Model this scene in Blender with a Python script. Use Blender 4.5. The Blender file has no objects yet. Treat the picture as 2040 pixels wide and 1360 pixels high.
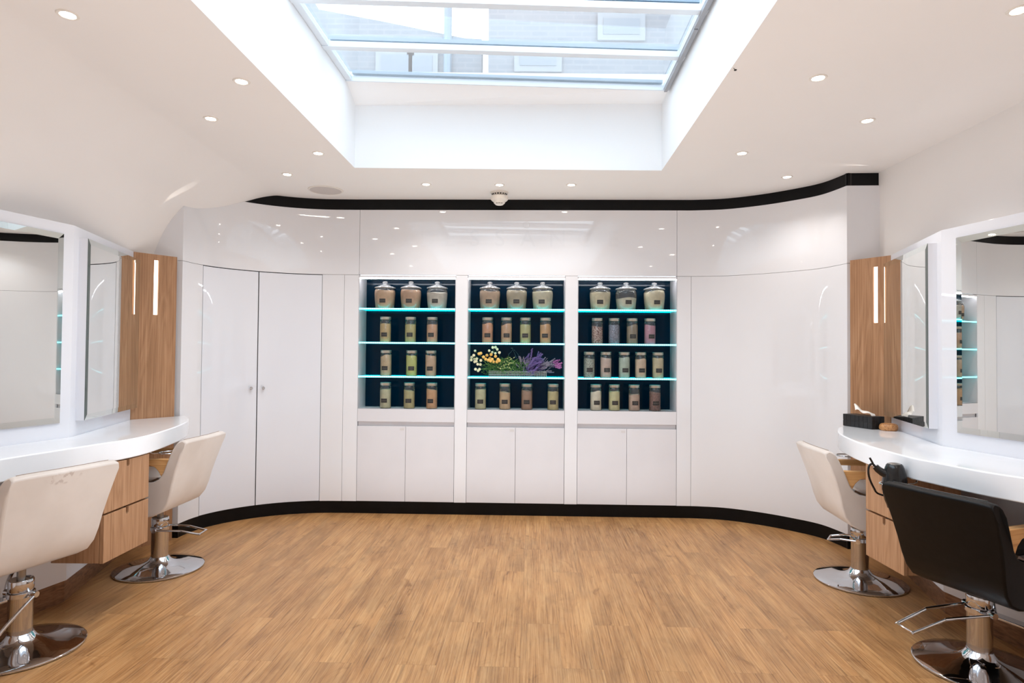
import bpy, bmesh, math, random
from mathutils import Vector, Matrix
random.seed(7)
S = bpy.context.scene
COL = S.collection
PI = math.pi

# ------------------------------------------------------------------ camera model (photo 2040 x 1360)
F, CX, CY, HC = 1230.0, 1020.0, 680.0, 1.4
PITCH = math.atan(25 / F)
ROLL = math.radians(0.47)
_f = Vector((0, math.cos(PITCH), math.sin(PITCH)))
_u0 = Vector((0, -math.sin(PITCH), math.cos(PITCH)))
_r0 = Vector((1, 0, 0))
_r = math.cos(ROLL) * _r0 + math.sin(ROLL) * _u0
_u = -math.sin(ROLL) * _r0 + math.cos(ROLL) * _u0

def ray(px, py):
    return _f + (px - CX) / F * _r - (py - CY) / F * _u
def on_z(px, py, z):
    d = ray(px, py); t = (z - HC) / d.z
    return Vector((d.x * t, d.y * t, z))
def on_line(px, py, a, b):
    """plan point where the sight line crosses the wall line a-b (2D), and height there"""
    d = ray(px, py); ex, ey = b[0] - a[0], b[1] - a[1]
    # a + k e = t d
    det = ex * (-d.y) - ey * (-d.x)
    k = (-a[0] * (-d.y) + a[1] * (-d.x)) / det
    t = (a[0] + k * ex) / d.x if abs(d.x) > abs(d.y) else (a[1] + k * ey) / d.y
    return Vector((d.x * t, d.y * t, HC + d.z * t)), k

# ------------------------------------------------------------------ materials
def L(r, g, b):
    f = lambda c: ((c / 255 + 0.055) / 1.055) ** 2.4 if c > 10 else c / 255 / 12.92
    return (f(r), f(g), f(b), 1)

def mat(name, color=(200, 200, 200), rough=0.5, metal=0.0, spec=0.5, coat=0.0, emit=None, estr=0.0, lin=None):
    m = bpy.data.materials.new(name); m.use_nodes = True
    b = m.node_tree.nodes['Principled BSDF']
    b.inputs['Base Color'].default_value = lin or L(*color)
    b.inputs['Roughness'].default_value = rough
    b.inputs['Metallic'].default_value = metal
    b.inputs['Specular IOR Level'].default_value = spec
    b.inputs['Coat Weight'].default_value = coat
    b.inputs['Coat Roughness'].default_value = 0.05
    if emit:
        b.inputs['Emission Color'].default_value = L(*emit)
        b.inputs['Emission Strength'].default_value = estr
    return m

class NT:
    def __init__(s, m): s.t = m.node_tree; s.n = s.t.nodes; s.b = s.n.get('Principled BSDF')
    def add(s, typ, **kw):
        n = s.n.new(typ)
        for k, v in kw.items():
            if k in n.bl_rna.properties.keys() and k not in n.inputs: setattr(n, k, v)
            else: n.inputs[k].default_value = v
        return n
    def link(s, a, b): s.t.links.new(a, b)
    def ramp(s, fac, stops):
        r = s.n.new('ShaderNodeValToRGB'); e = r.color_ramp.elements
        while len(e) < len(stops): e.new(0.5)
        for el, (p, c) in zip(e, stops): el.position = p; el.color = c
        s.link(fac, r.inputs[0]); return r.outputs[0]
    def math(s, op, a, b=None):
        n = s.n.new('ShaderNodeMath'); n.operation = op
        for i, v in enumerate((a, b)):
            if v is None: continue
            if isinstance(v, (int, float)): n.inputs[i].default_value = v
            else: s.link(v, n.inputs[i])
        return n.outputs[0]
    def mix(s, fac, a, b, typ='MIX'):
        n = s.n.new('ShaderNodeMix'); n.data_type = 'RGBA'; n.blend_type = typ
        for idx, v in ((0, fac), (6, a), (7, b)):
            if hasattr(v, 'is_linked'): s.link(v, n.inputs[idx])
            else: n.inputs[idx].default_value = v
        return n.outputs[2]

def speckle(name, color, color2, scale=60, rough=0.5, bump=0.0, **kw):
    m = mat(name, color, rough, **kw); t = NT(m)
    tc = t.add('ShaderNodeTexCoord')
    no = t.add('ShaderNodeTexNoise', Scale=scale, Detail=4.0)
    t.link(tc.outputs['Object'], no.inputs['Vector'])
    c = t.ramp(no.outputs['Fac'], [(0.35, L(*color)), (0.65, L(*color2))])
    t.link(c, t.b.inputs['Base Color'])
    if bump:
        bp = t.add('ShaderNodeBump', Strength=bump, Distance=0.01)
        t.link(no.outputs['Fac'], bp.inputs['Height']); t.link(bp.outputs[0], t.b.inputs['Normal'])
    return m

def floor_material():
    m = mat('oak_plank_floor', rough=0.38, spec=0.35); t = NT(m)
    tc = t.add('ShaderNodeTexCoord')
    mp = t.add('ShaderNodeMapping'); mp.inputs['Rotation'].default_value = (0, 0, math.radians(90 + 2.0))
    mp.inputs['Location'].default_value = (0.35, 0.05, 0)
    t.link(tc.outputs['Object'], mp.inputs['Vector'])
    br = t.add('ShaderNodeTexBrick', offset=0.37, offset_frequency=2, squash=1.0)
    for k, v in {'Color1': (0, 0, 0, 1), 'Color2': (1, 1, 1, 1), 'Mortar': (0.5, 0.5, 0.5, 1), 'Scale': 1.0, 'Mortar Size': 0.0009,
                 'Mortar Smooth': 0.2, 'Bias': 0.0, 'Brick Width': 1.22, 'Row Height': 0.187}.items():
        br.inputs[k].default_value = v
    t.link(mp.outputs[0], br.inputs['Vector'])
    rnd = t.add('ShaderNodeSeparateColor'); t.link(br.outputs['Color'], rnd.inputs[0])
    r = rnd.outputs[0]
    # grain coordinates shifted per plank
    off = t.add('ShaderNodeCombineXYZ'); t.link(t.math('MULTIPLY', r, 37.0), off.inputs[2]); t.link(t.math('MULTIPLY', r, 11.0), off.inputs[0])
    va = t.add('ShaderNodeVectorMath', operation='ADD'); t.link(mp.outputs[0], va.inputs[0]); t.link(off.outputs[0], va.inputs[1])
    def stretched(sx, sy, scale, detail, dist=0.0, rough=0.6):
        q = t.add('ShaderNodeMapping'); q.inputs['Scale'].default_value = (sx, sy, 1)
        t.link(va.outputs[0], q.inputs['Vector'])
        n = t.add('ShaderNodeTexNoise', Scale=scale, Detail=detail, Distortion=dist, Roughness=rough)
        t.link(q.outputs[0], n.inputs['Vector']); return n.outputs['Fac']
    fine = stretched(1.3, 58, 2.4, 7, 0.35, 0.68)
    broad = stretched(1.0, 7, 1.6, 4, 0.6)
    cloud = stretched(1.4, 3.4, 1.5, 4, 0.6)
    knot = stretched(3.2, 6.5, 1.3, 3, 1.6)
    base = t.ramp(broad, [(0.28, L(140, 96, 60)), (0.5, L(190, 142, 94)), (0.72, L(214, 172, 124))])
    g = t.ramp(fine, [(0.33, L(96, 62, 36)), (0.47, L(186, 138, 90)), (0.66, L(222, 182, 134))])
    c = t.mix(0.55, base, g)
    cl = t.ramp(cloud, [(0.36, (0.74, 0.72, 0.71, 1)), (0.50, (0.97, 0.96, 0.95, 1)), (0.66, (1.08, 1.06, 1.03, 1))])
    c = t.mix(0.8, c, cl, 'MULTIPLY')
    k = t.ramp(knot, [(0.25, (0.50, 0.42, 0.36, 1)), (0.33, (0.86, 0.83, 0.80, 1)), (0.42, (1, 1, 1, 1))])
    c = t.mix(0.75, c, k, 'MULTIPLY')
    pl = t.ramp(r, [(0.0, (0.90, 0.88, 0.87, 1)), (1.0, (1.05, 1.04, 1.02, 1))])
    c = t.mix(1.0, c, pl, 'MULTIPLY')
    c = t.mix(1.0, c, (0.79, 0.755, 0.69, 1), 'MULTIPLY')
    c = t.mix(t.math('MULTIPLY', br.outputs['Fac'], 0.42), c, L(70, 48, 32))
    t.link(c, t.b.inputs['Base Color'])
    bp = t.add('ShaderNodeBump', Strength=0.12, Distance=0.002)
    t.link(fine, bp.inputs['Height']); t.link(bp.outputs[0], t.b.inputs['Normal'])
    return m

def wood_material(name, dark, mid, light, axis='Z', rough=0.45, scale=1.0, wave=0.4):
    m = mat(name, rough=rough, spec=0.35); t = NT(m)
    tc = t.add('ShaderNodeTexCoord')
    sc = {'Z': (14, 14, 0.8), 'X': (0.8, 14, 14), 'Y': (14, 0.8, 14)}[axis]
    def noise(mul, scl, det, dist):
        q = t.add('ShaderNodeMapping'); q.inputs['Scale'].default_value = tuple(v * (mul if v > 1 else 1) * scale for v in sc)
        t.link(tc.outputs['Object'], q.inputs['Vector'])
        n = t.add('ShaderNodeTexNoise', Scale=scl, Detail=det, Distortion=dist, Roughness=0.6)
        t.link(q.outputs[0], n.inputs['Vector']); return n.outputs['Fac']
    a = noise(0.55, 1.0, 3, 0.4); b = noise(5.0, 1.5, 5, 0.1)
    rings = t.math('FRACT', t.math('MULTIPLY', a, 9.0))
    rings = t.math('ABSOLUTE', t.math('SUBTRACT', rings, 0.5))
    v = t.math('ADD', t.math('MULTIPLY', rings, wave), t.math('MULTIPLY', b, 1.0 - wave * 0.5))
    c = t.ramp(v, [(0.28, L(*dark)), (0.5, L(*mid)), (0.74, L(*light))])
    t.link(c, t.b.inputs['Base Color'])
    return m

def thin_glass(name, tint=(1, 1, 1, 1), refl=0.9, base=0.03):
    m = bpy.data.materials.new(name); m.use_nodes = True; t = NT(m)
    for n in list(t.n): t.n.remove(n)
    out = t.add('ShaderNodeOutputMaterial')
    tr = t.add('ShaderNodeBsdfTransparent'); tr.inputs[0].default_value = tint
    gl = t.add('ShaderNodeBsdfGlossy'); gl.inputs['Roughness'].default_value = 0.03
    lw = t.add('ShaderNodeLayerWeight', Blend=0.25)
    fac = t.math('ADD', t.math('MULTIPLY', lw.outputs['Fresnel'], refl), base)
    mx = t.add('ShaderNodeMixShader')
    t.link(fac, mx.inputs[0]); t.link(tr.outputs[0], mx.inputs[1]); t.link(gl.outputs[0], mx.inputs[2])
    t.link(mx.outputs[0], out.inputs[0])
    return m

def led_material():
    m = mat('cyan_led', (200, 245, 250), emit=(120, 240, 250), estr=6.0); t = NT(m)
    tc = t.add('ShaderNodeTexCoord'); sp = t.add('ShaderNodeSeparateXYZ'); t.link(tc.outputs['Object'], sp.inputs[0])
    fr = t.math('FRACT', t.math('MULTIPLY', sp.outputs[0], 1 / 0.0166))
    d = t.math('ABSOLUTE', t.math('SUBTRACT', fr, 0.5))
    c = t.ramp(d, [(0.08, (0.17, 0.92, 1.0, 1)), (0.22, (0.02, 0.72, 0.80, 1))])
    st = t.math('ADD', t.math('MULTIPLY', t.math('LESS_THAN', d, 0.15), 0.8), 2.8)
    t.link(c, t.b.inputs['Emission Color']); t.link(st, t.b.inputs['Emission Strength'])
    return m

def tile_leather(name):
    m = mat(name, (24, 25, 28), 0.45)
    return m

M = dict(
    floor=floor_material(),
    gloss=speckle('gloss_white_panel', (221, 221, 224), (224, 224, 227), 1.2, 0.025, spec=0.75),
    gloss_door=speckle('gloss_white_door', (219, 221, 228), (222, 224, 230), 1.2, 0.03, spec=0.65),
    satin=speckle('satin_white_cabinet', (210, 208, 211), (213, 211, 214), 3, 0.25, spec=0.4),
    ceil=speckle('white_ceiling_paint', (232, 228, 225), (233, 229, 226), 3, 0.8, spec=0.2),
    wall=speckle('white_wall_paint', (232, 229, 227), (233, 230, 228), 3, 0.8, spec=0.2),
    shaft=speckle('white_shaft_paint', (240, 241, 242), (241, 242, 243), 3, 0.7, spec=0.2),
    black=speckle('black_lacquer', (8, 8, 9), (12, 12, 14), 8, 0.35, spec=0.18),
    gap=mat('dark_gap', (46, 44, 44), 0.9),
    navy=speckle('navy_back_glass', (1, 33, 52), (2, 37, 58), 2, 0.06, spec=0.10),
    counter=speckle('white_solid_surface', (236, 239, 243), (239, 241, 245), 6, 0.05, spec=0.5),
    walnut=wood_material('walnut_veneer', (136, 98, 68), (164, 123, 90), (182, 142, 108), wave=0.3),
    plinthwood=wood_material('walnut_plinth', (96, 64, 42), (126, 88, 60), (146, 106, 76), 'Y'),
    ash=wood_material('ash_arm', (178, 128, 78), (206, 158, 104), (222, 178, 126), 'X', 0.4, wave=0.25),
    chrome=mat('chrome', (205, 205, 208), 0.06, 1.0),
    steel=mat('brushed_steel', (150, 148, 146), 0.28, 1.0),
    pewter=mat('pewter_lid', (196, 192, 180), 0.3, 0.85),
    mirror=mat('mirror_silver', (232, 234, 232), 0.0, 1.0),
    mirror_edge=mat('mirror_bevel', (222, 228, 226), 0.015, 1.0),
    darkrefl=mat('painted_dark_reflection', (58, 72, 68), 0.1),  # dark reflection on the far mirrors' near bevel, put into the colour
    glass=thin_glass('clear_jar_glass', (0.96, 0.97, 0.96, 1)),
    jarglass=None, shelfglass=thin_glass('shelf_glass', (0.75, 0.95, 0.95, 1)),
    pane=thin_glass('roof_glass', (0.93, 0.97, 1.0, 1), 0.5, 0.01),
    led=led_material(), tealglow=mat('teal_glow_strip', (20, 120, 130), emit=(0, 190, 205), estr=7.0),
    striplight=mat('white_strip_light', (255, 255, 255), emit=(245, 248, 255), estr=24.0),
    warmstrip=mat('warm_strip_light', (255, 250, 240), emit=(255, 240, 222), estr=3.0),
    lens=mat('downlight_lens', (255, 250, 240), emit=(255, 240, 222), estr=40.0),
    beige=speckle('beige_leather', (203, 193, 185), (211, 202, 195), 5, 0.42, 0.03, spec=0.4),
    blackleather=speckle('black_leather', (3, 3, 4), (7, 7, 8), 40, 0.45, 0.03, spec=0.22),
    seam=mat('leather_seam', (160, 143, 130), 0.6),
    blackpl=mat('black_plastic', (16, 16, 18), 0.18, spec=0.5),
    greypl=mat('grey_plastic', (62, 64, 68), 0.35),
    tag=speckle('chalk_tag', (38, 34, 32), (46, 42, 40), 80, 0.7),
    chalk=mat('chalk', (128, 122, 116), 0.8),
    tissuebox=tile_leather('black_quilted_leather'),
    tissue=mat('white_tissue', (238, 234, 228), 0.9),
    carvedwood=speckle('carved_wood', (150, 98, 56), (196, 144, 92), 90, 0.4, 0.3),
    whitepl=mat('white_plastic', (226, 220, 212), 0.45),
    speaker=speckle('speaker_mesh', (190, 182, 178), (202, 194, 190), 400, 0.7),
    alu=mat('white_aluminium', (218, 226, 234), 0.4),
    bluebar=mat('blue_grey_cap', (120, 138, 152), 0.4),
    railgrey=mat('grey_rail', (150, 150, 154), 0.4),
    brick=None, winglass=mat('pale_window', (124, 134, 144), 0.5), winframe=mat('pale_window_frame', (140, 146, 152), 0.6),
    leaf=speckle('green_leaf', (46, 92, 36), (98, 140, 66), 30, 0.6),
    paleleaf=speckle('pale_green_leaf', (168, 178, 110), (196, 200, 140), 30, 0.6),
    yellow=speckle('yellow_petals', (226, 176, 84), (238, 200, 120), 200, 0.7, 0.2),
    cream=speckle('cream_petals', (232, 222, 180), (240, 234, 206), 200, 0.7, 0.2),
    lavender=speckle('lavender_buds', (104, 84, 150), (150, 130, 186), 120, 0.7),
    greylav=speckle('grey_lavender', (130, 122, 140), (164, 156, 172), 120, 0.7),
    pinklav=speckle('pink_buds', (176, 104, 168), (206, 140, 196), 120, 0.7),
    darkleaf=mat('dark_teal_leaf', (40, 72, 84), 0.5),
    wire=mat('silver_wire', (200, 204, 200), 0.25, 0.8),
    ghost=speckle('faded_lettering', (219, 219, 222), (222, 222, 225), 1.2, 0.07, spec=0.75),
)
def brick_material():
    m = mat('pale_brick', (205, 205, 205), 0.9, spec=0.1); t = NT(m)
    tc = t.add('ShaderNodeTexCoord'); mp = t.add('ShaderNodeMapping'); mp.inputs['Rotation'].default_value = (PI / 2, 0, 0)
    t.link(tc.outputs['Object'], mp.inputs[0])
    br = t.add('ShaderNodeTexBrick')
    for k, v in {'Color1': L(122, 128, 136), 'Color2': L(130, 135, 141), 'Mortar': L(137, 140, 145), 'Scale': 1.0, 'Mortar Size': 0.012, 'Brick Width': 0.24, 'Row Height': 0.08}.items():
        br.inputs[k].default_value = v
    t.link(mp.outputs[0], br.inputs['Vector']); t.link(br.outputs['Color'], t.b.inputs['Base Color'])
    return m
M['brick'] = brick_material()

# ------------------------------------------------------------------ mesh helpers
def world_of(o):
    m = Matrix.Identity(4)
    while o: m = o.matrix_basis @ m; o = o.parent
    return m

class MB:
    def __init__(s): s.bm = bmesh.new(); s.mi = 0
    def _faces(s, fs):
        for f in fs: f.material_index = s.mi
    def face(s, pts):
        f = s.bm.faces.new([s.bm.verts.new(p) for p in pts]); s._faces([f]); return f
    def hexa(s, p):  # 8 points: 4 bottom ccw, 4 top ccw
        v = [s.bm.verts.new(q) for q in p]
        s._faces([s.bm.faces.new([v[i] for i in ix]) for ix in
                  ((3, 2, 1, 0), (4, 5, 6, 7), (0, 1, 5, 4), (1, 2, 6, 5), (2, 3, 7, 6), (3, 0, 4, 7))])
    def box(s, x0, x1, y0, y1, z0, z1):
        s.hexa([(x0, y0, z0), (x1, y0, z0), (x1, y1, z0), (x0, y1, z0), (x0, y0, z1), (x1, y0, z1), (x1, y1, z1), (x0, y1, z1)])
    def beam(s, a, b, w, h):
        """box from a to b, horizontal width w, height h hanging down from the line"""
        a, b = Vector(a), Vector(b); d = (b - a); n = Vector((-d.y, d.x, 0)).normalized() * w / 2; k = Vector((0, 0, -h))
        s.hexa([a - n + k, b - n + k, b + n + k, a + n + k, a - n, b - n, b + n, a + n])
    def prism(s, poly, z0, z1):
        lo = [s.bm.verts.new((p[0], p[1], z0)) for p in poly]; hi = [s.bm.verts.new((p[0], p[1], z1)) for p in poly]
        fs = [s.bm.faces.new(lo[::-1]), s.bm.faces.new(hi)]
        n = len(poly)
        for i in range(n): fs.append(s.bm.faces.new((lo[i], lo[(i + 1) % n], hi[(i + 1) % n], hi[i])))
        s._faces(fs)
    def plate(s, poly, f0, f1):
        """polygon given in 2D, mapped to 3D by f0 (one side) and f1 (other side)"""
        lo = [s.bm.verts.new(f0(*p)) for p in poly]; hi = [s.bm.verts.new(f1(*p)) for p in poly]
        fs = [s.bm.faces.new(lo[::-1]), s.bm.faces.new(hi)]; n = len(poly)
        for i in range(n): fs.append(s.bm.faces.new((lo[i], lo[(i + 1) % n], hi[(i + 1) % n], hi[i])))
        s._faces(fs)
    def ribbon(s, pts_list, z0, z1, normals, t):
        """curved slab: pts_list plan points, offset back by t along -normal"""
        rows = []
        for p, n in zip(pts_list, normals):
            q = (p[0] - n[0] * t, p[1] - n[1] * t)
            rows.append([s.bm.verts.new(v) for v in ((p[0], p[1], z0), (p[0], p[1], z1), (q[0], q[1], z1), (q[0], q[1], z0))])
        fs = []
        for a, b in zip(rows, rows[1:]):
            for i in range(4): fs.append(s.bm.faces.new((a[i], b[i], b[(i + 1) % 4], a[(i + 1) % 4])))
        fs.append(s.bm.faces.new(rows[0])); fs.append(s.bm.faces.new(rows[-1][::-1]))
        s._faces(fs)
    def lathe(s, prof, seg=32, c=(0, 0, 0), axis=None):
        rings = []
        for r, z in prof:
            if r < 1e-6: rings.append([s.bm.verts.new((c[0], c[1], c[2] + z))])
            else: rings.append([s.bm.verts.new((c[0] + r * math.cos(2 * PI * i / seg), c[1] + r * math.sin(2 * PI * i / seg), c[2] + z)) for i in range(seg)])
        fs = []
        for a, b in zip(rings, rings[1:]):
            for i in range(seg):
                j = (i + 1) % seg
                if len(a) == 1 and len(b) == 1: continue
                if len(a) == 1: fs.append(s.bm.faces.new((a[0], b[j], b[i])))
                elif len(b) == 1: fs.append(s.bm.faces.new((a[i], a[j], b[0])))
                else: fs.append(s.bm.faces.new((a[i], a[j], b[j], b[i])))
        s._faces(fs)
    def tube(s, path, r, seg=10, closed=False, r2=None):
        path = [Vector(p) for p in path]; n = len(path); rings = []
        prev = None
        for i, p in enumerate(path):
            if closed: t = path[(i + 1) % n] - path[i - 1]
            else: t = path[min(i + 1, n - 1)] - path[max(i - 1, 0)]
            t.normalize()
            up = prev if prev else (Vector((0, 0, 1)) if abs(t.z) < 0.9 else Vector((1, 0, 0)))
            a = (up - t * up.dot(t)).normalized(); b = t.cross(a); prev = a
            rr = r if r2 is None else r + (r2 - r) * i / (n - 1)
            rings.append([s.bm.verts.new(p + (a * math.cos(2 * PI * k / seg) + b * math.sin(2 * PI * k / seg)) * rr) for k in range(seg)])
        fs = []
        pairs = list(zip(rings, rings[1:])) + ([(rings[-1], rings[0])] if closed else [])
        for A, B in pairs:
            for k in range(seg): fs.append(s.bm.faces.new((A[k], A[(k + 1) % seg], B[(k + 1) % seg], B[k])))
        if not closed: fs.append(s.bm.faces.new(rings[0][::-1])); fs.append(s.bm.faces.new(rings[-1]))
        s._faces(fs)
    def ball(s, c, r, u=10, v=8, sq=1.0):
        s.lathe([(r * math.sin(PI * i / v), -r * sq * math.cos(PI * i / v)) for i in range(v + 1)], u, c)
    def build(s, name, mats, parent=None, smooth=True, world=False, bevel=0, angle=35):
        bm = s.bm
        if parent and world: bm.transform(world_of(parent).inverted())
        bmesh.ops.recalc_face_normals(bm, faces=bm.faces[:])
        me = bpy.data.meshes.new(name); bm.to_mesh(me); bm.free()
        for m in (mats if isinstance(mats, (list, tuple)) else [mats]): me.materials.append(m)
        o = bpy.data.objects.new(name, me); COL.objects.link(o)
        if parent: o.parent = parent
        if smooth:
            for p in me.polygons: p.use_smooth = True
            try: me.set_sharp_from_angle(angle=math.radians(angle))
            except Exception: pass
        if bevel:
            b = o.modifiers.new('bevel', 'BEVEL'); b.width = bevel; b.segments = 3; b.limit_method = 'ANGLE'; b.angle_limit = math.radians(40)
        return o

def tag(o, label=None, cat=None, group=None, kind=None):
    if label: o['label'] = label
    if cat: o['category'] = cat
    if group: o['group'] = group
    if kind: o['kind'] = kind
    return o
def thing(name, label, cat, loc=(0, 0, 0), rz=0.0, group=None):
    o = bpy.data.objects.new(name, None); COL.objects.link(o); o.empty_display_size = 0.1
    o.location = loc; o.rotation_euler = (0, 0, rz)
    return tag(o, label, cat, group)
def struct(o, label, cat): return tag(o, label, cat, kind='structure')
def copy_tree(o, parent=None):
    c = o.copy(); COL.objects.link(c); c.parent = parent
    for ch in list(o.children): copy_tree(ch, c)
    return c
def catmull(P, n=10, closed=False):
    out = []
    for i in range(len(P) - 1):
        p0 = P[max(i - 1, 0)]; p1 = P[i]; p2 = P[i + 1]; p3 = P[min(i + 2, len(P) - 1)]
        for k in range(n):
            t = k / n
            out.append(tuple(0.5 * (2 * b + (c - a) * t + (2 * a - 5 * b + 4 * c - d) * t * t + (3 * b - a - 3 * c + d) * t ** 3) for a, b, c, d in zip(p0, p1, p2, p3)))
    out.append(tuple(P[-1])); return out

# ------------------------------------------------------------------ room dimensions
ZC = 2.755            # ceiling
ZHEAD = 2.086         # seam above doors and niches
ZBAND = 2.66          # lower edge of black cornice
ZBASE = 0.105
XL, XR = -2.75, 2.69
YR = -2.6
UL, UR = (-1.45, 5.425), (1.425, 5.347)
ctrl = [(-2.497, 4.66), (-2.468, 4.85), (-2.36, 5.05), (-2.17, 5.23), (-1.95, 5.35), (-1.70, 5.415), UL]
k = 8
ctrl += [(UL[0] + (UR[0] - UL[0]) * i / k, UL[1] + (UR[1] - UL[1]) * i / k) for i in range(1, k)]
ctrl += [UR, (1.60, 5.338), (1.83, 5.288), (2.06, 5.155), (2.25, 4.985), (2.40, 4.79), (2.458, 4.525)]
PATH = catmull(ctrl, 12)
ARC = [0.0]
for a, b in zip(PATH, PATH[1:]): ARC.append(ARC[-1] + math.dist(a, b))
SMAX = ARC[-1]
def pt(s):
    s = max(0, min(SMAX, s))
    for i in range(len(ARC) - 1):
        if s <= ARC[i + 1]:
            k = (s - ARC[i]) / (ARC[i + 1] - ARC[i]); a, b = PATH[i], PATH[i + 1]
            return (a[0] + (b[0] - a[0]) * k, a[1] + (b[1] - a[1]) * k)
def nrm(s):
    a, b = pt(s - 0.01), pt(s + 0.01); dx, dy = b[0] - a[0], b[1] - a[1]; l = math.hypot(dx, dy)
    return (dy / l, -dx / l)
def s_at(px, py):
    d = ray(px, py); q = d.x / d.y; lo, hi = 0.0, SMAX
    for _ in range(50):
        m = (lo + hi) / 2; p = pt(m)
        if p[0] / p[1] < q: lo = m
        else: hi = m
    return lo
def strip(mb, s0, s1, z0, z1, off=0.0, t=0.018, step=0.03):
    n = max(1, int(abs(s1 - s0) / step)); ss = [s0 + (s1 - s0) * i / n for i in range(n + 1)]
    ns = [nrm(s) for s in ss]; ps = [(pt(s)[0] + m[0] * off, pt(s)[1] + m[1] * off) for s, m in zip(ss, ns)]
    mb.ribbon(ps, z0, z1, ns, t)

# ------------------------------------------------------------------ floor, ceiling, walls
mb = MB(); mb.box(XL - 0.1, XR + 0.1, YR - 0.1, 6.0, -0.06, 0.0)
struct(mb.build('floor', M['floor'], smooth=False), 'light oak plank floor', 'floor')

# skylight opening in the ceiling
HBL, HBR = (-1.164, 4.497), (1.088, 4.505)
HFL, HFR = (-1.32, 0.6), (0.93, 0.6)
XV = -2.0
mb = MB()
o = [(XV, YR - 0.1), (XR + 0.1, YR - 0.1), (XR + 0.1, 6.0), (XV, 6.0)]; h = [HFL, HFR, HBR, HBL]
for i in range(4):
    j = (i + 1) % 4
    mb.face([(*o[i], ZC), (*o[j], ZC), (*h[j], ZC), (*h[i], ZC)])
cove = catmull([(XV, ZC), (-2.06, 2.752), (-2.16, 2.718), (-2.27, 2.655), (-2.38, 2.585), (-2.49, 2.510), (-2.58, 2.405), (-2.65, 2.285), (-2.71, 2.13), (XL, 1.98)], 5)
for a, b in zip(cove, cove[1:]):
    mb.face([(a[0], YR - 0.1, a[1]), (a[0], 6.0, a[1]), (b[0], 6.0, b[1]), (b[0], YR - 0.1, b[1])])
bmesh.ops.remove_doubles(mb.bm, verts=mb.bm.verts[:], dist=1e-4)
struct(mb.build('ceiling', M['ceil'], angle=50), 'white ceiling curving down into the left wall', 'ceiling')

# skylight shaft
ZL, ZRr = 3.325, 3.275
def zg(x): return 3.30 - 0.0222 * x
mb = MB()
TBL, TBR = (*HBL, 3.215), (*HBR, 3.25)
LBL, LBR = (-1.173, 4.27, 3.315), (1.08, 4.27, 3.262)
ZT = 3.36
mb.face([(*HBL, ZC), (*HBR, ZC), TBR, TBL])
mb.face([TBL, TBR, LBR, LBL])
mb.face([LBL, LBR, (1.08, 4.27, ZT), (-1.173, 4.27, ZT)])
mb.face([(*HFL, ZC), (*HBL, ZC), (*HBL, ZT), (*HFL, ZT)])
mb.face([(*HFR, ZC), (*HBR, ZC), (*HBR, ZT), (*HFR, ZT)])
mb.face([(*HFL, ZC), (*HFR, ZC), (*HFR, ZT), (*HFL, ZT)])
struct(mb.build('trim_1', M['shaft'], smooth=False), 'white skylight shaft walls', 'skylight shaft')
mb = MB()
mb.beam((HBL[0] + 0.002, HBL[1] - .003, ZC + 0.008), (HBR[0] - 0.002, HBR[1] - .003, ZC + 0.008), 0.006, 0.01)
struct(mb.build('trim_4', M['shaft'], smooth=False), 'thin bead along the skylight shaft lower edge', 'trim')

def wall_quad(name, pts, label, m=None):
    mb = MB(); mb.face(pts); return struct(mb.build(name, m or M['wall'], smooth=False), label, 'wall')
wall_quad('wall_right', [(XR, YR, 0), (XR, 5.0, 0), (XR, 5.0, ZC), (XR, YR, ZC)], 'plain white right wall')
wall_quad('wall_left', [(XL, YR, 0), (XL, 5.0, 0), (XL, 5.0, 2.0), (XL, YR, 2.0)], 'white left wall under the curved ceiling')
wall_quad('wall_rear', [(XL - .1, YR, 0), (XR + .1, YR, 0), (XR + .1, YR, ZC + .1), (XL - .1, YR, ZC + .1)], 'white rear wall')

# curved back wall from glossy panels
G = 0.0013
sD0, sD1, sD2 = s_at(405, 522), s_at(516, 537), s_at(642.5, 545)
sF = s_at(686.5, 548)
U = [(s_at(715.5, 560), s_at(908, 560)), (s_at(932.5, 560), s_at(1126.3, 560)), (s_at(1151.7, 560), s_at(1348.5, 560))]
sQ = s_at(1377, 560)
mb = MB()
for a, b in [(0, sD0), (sD2, sF), (sF, U[0][0]), (U[2][1], sQ), (sQ, SMAX)]:
    strip(mb, a + (G if a else 0), b - G, ZBASE, ZHEAD - G)
for a, b in [(U[0][1], U[1][0]), (U[1][1], U[2][0])]:
    strip(mb, a + G, b - G, ZBASE, ZHEAD - G, 0, 0.018)
for a, b in [(0, U[0][0]), (U[0][0], U[2][1]), (U[2][1], SMAX)]:
    strip(mb, a + (G if a else 0), b - (G if b < SMAX else 0), ZHEAD + G, ZBAND)
# returns to the side walls
def ret(mb, a, b, z0, z1, off=0.0):
    d = Vector((b[0] - a[0], b[1] - a[1])); n = Vector((d.y, -d.x)).normalized()
    mb.ribbon([(a[0] + n.x * off, a[1] + n.y * off), (b[0] + n.x * off, b[1] + n.y * off)], z0, z1, [n, n], 0.018)
PL, PR = PATH[0], PATH[-1]
for z0, z1 in ((ZBASE, ZHEAD - G), (ZHEAD + G, ZBAND)):
    ret(mb, (XL, 4.645), PL, z0, z1); ret(mb, PR, (XR, 4.51), z0, z1)
mb.mi = 1
for a, b in [(0, sD0 + .0), (sD0, sD2), (sD2, U[0][0]), (U[2][1], SMAX), (U[0][1], U[1][0]), (U[1][1], U[2][0])]:
    strip(mb, a, b, 0, ZHEAD + 0.02, -0.021, 0.02)
strip(mb, 0, SMAX, ZHEAD + 0.004, ZC + 0.05, -0.03, 0.02)
struct(mb.build('wall_back', [M['gloss'], M['gap']], angle=30), 'curved high gloss white panelled back wall', 'wall')

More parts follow.
